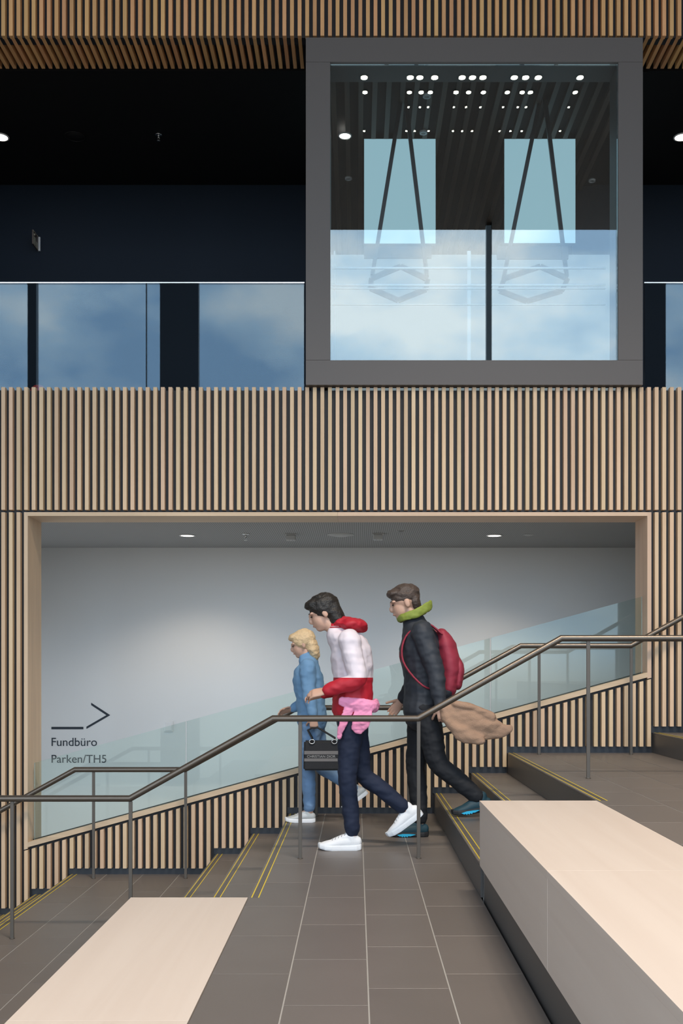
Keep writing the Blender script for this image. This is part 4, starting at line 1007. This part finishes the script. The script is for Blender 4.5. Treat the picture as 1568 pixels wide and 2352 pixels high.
# tote bag held by the shorter person
M_TOTE = plain('black_tote_cloth', (0.010, 0.011, 0.014), 0.7, bump=0.2, bscale=200)
M_BAND = plain('grey_woven_band', (0.17, 0.165, 0.165), 0.8, bump=0.2, bscale=200)
M_TEXT = plain('pale_woven_text', (0.36, 0.36, 0.36), 0.8)
YT = 8.09
tx0, tx1 = X_(696, YT), X_(788, YT); tz0, tz1 = Z_(1770, YT), Z_(1702, YT)
tb = empty('tote_bag', ((tx0 + tx1) / 2, YT, tz0), 'black tote bag with pale woven lettering band held by the shorter person', 'bag')
def tapered(name, x0, x1, y0, y1, z0, z1, sx, sy, mat, parent, bev=0.012):
    me = boxmesh(x0, x1, y0, y1, z0, z1); cx, cy = (x0 + x1) / 2, (y0 + y1) / 2
    for v in me.vertices:
        if v.co.z > (z0 + z1) / 2: v.co.x = cx + (v.co.x - cx) * sx; v.co.y = cy + (v.co.y - cy) * sy
    bm = bmesh.new(); bm.from_mesh(me); bmesh.ops.bevel(bm, geom=bm.edges[:], offset=bev, segments=3, affect='EDGES'); bm.to_mesh(me); bm.free()
    return link(name, me, mat, parent, smooth=False)
tapered('bag_body', tx0, tx1, YT, YT + 0.12, tz0, tz1, 0.97, 0.75, M_TOTE, tb)
def bz(py): return Z_(py, YT)
def yfront(z): return YT + (z - tz0) / (tz1 - tz0) * 0.015
def band(py0, py1, mat, dy):
    za, zb = bz(py1), bz(py0)
    me = bpy.data.meshes.new('woven_band'); xa, xb = tx0 + 0.008, tx1 - 0.008
    v = [(xa, yfront(za) - dy, za), (xb, yfront(za) - dy, za), (xb, yfront(zb) - dy, zb), (xa, yfront(zb) - dy, zb)]
    v += [(x, y + dy + 0.004, z) for x, y, z in v]
    me.from_pydata(v, [], [(0, 1, 2, 3), (7, 6, 5, 4), (0, 4, 5, 1), (1, 5, 6, 2), (2, 6, 7, 3), (3, 7, 4, 0)])
    return link('woven_band', me, mat, tb)
band(1725, 1733, M_BAND, 0.002); band(1742, 1749, M_BAND, 0.002)
lettering('band_lettering', 'CHRISTIAN DIOR', X_(705, YT), X_(770, YT), bz(1740.5), yfront(bz(1737)) - 0.0005, M_TEXT, tb, 0.0015)
for yo, nm in ((0.012, 'front'), (0.108, 'back')):
    ya = YT + yo + (0.008 if yo < 0.05 else -0.008); xh = Bd['wr_n'][0] + 0.01; zh = Bd['wr_n'][2] - 0.085
    tube('handle', [(tx0 + 0.07, ya, tz1 - 0.06), (tx0 + 0.065, ya, tz1 + 0.02), (xh - 0.055, (ya + 8.125) / 2, zh - 0.02), (xh - 0.02, 8.118 + yo * 0.2, zh), (xh + 0.02, 8.118 + yo * 0.2, zh), (xh + 0.055, (ya + 8.125) / 2, zh - 0.02), (tx1 - 0.065, ya, tz1 + 0.02), (tx1 - 0.07, ya, tz1 - 0.06)], 0.006, M_TOTE, tb, 10)
    if yo < 0.05:
        for q in (tx0 + 0.067, tx1 - 0.067):
            r_ = 0.020; pts = [(q + r_ * math.cos(a), ya - 0.016, tz1 - 0.005 + r_ * 0.8 * math.sin(a)) for a in np.linspace(0, 2 * math.pi, 16, endpoint=False)]
            tube('metal_ring', pts, 0.004, M_STEEL, tb, 8, closed=True)

# small red knitted dome seen above the parapet
Yq = 9.25
x, z = X_(89, Yq), Z_(892, Yq)
t = empty('red_dome', (x, Yq, ZP_B + 0.35), 'small red dome peeping over the slatted parapet beside the exit sign', 'dome')
lathe('crown', [(0.075, 0.0), (0.078, 0.03), (0.066, 0.07), (0.04, 0.095), (0.008, 0.104)], (x, Yq, z - 0.075), M_RED, t, 20)
lathe('stand', [(0.09, 0.0), (0.09, 0.02), (0.02, 0.03), (0.02, z - 0.076 - ZP_B - 0.35), (0.07, z - 0.0755 - ZP_B - 0.35)], (x, Yq, ZP_B + 0.35), M_BLACK, t, 20)
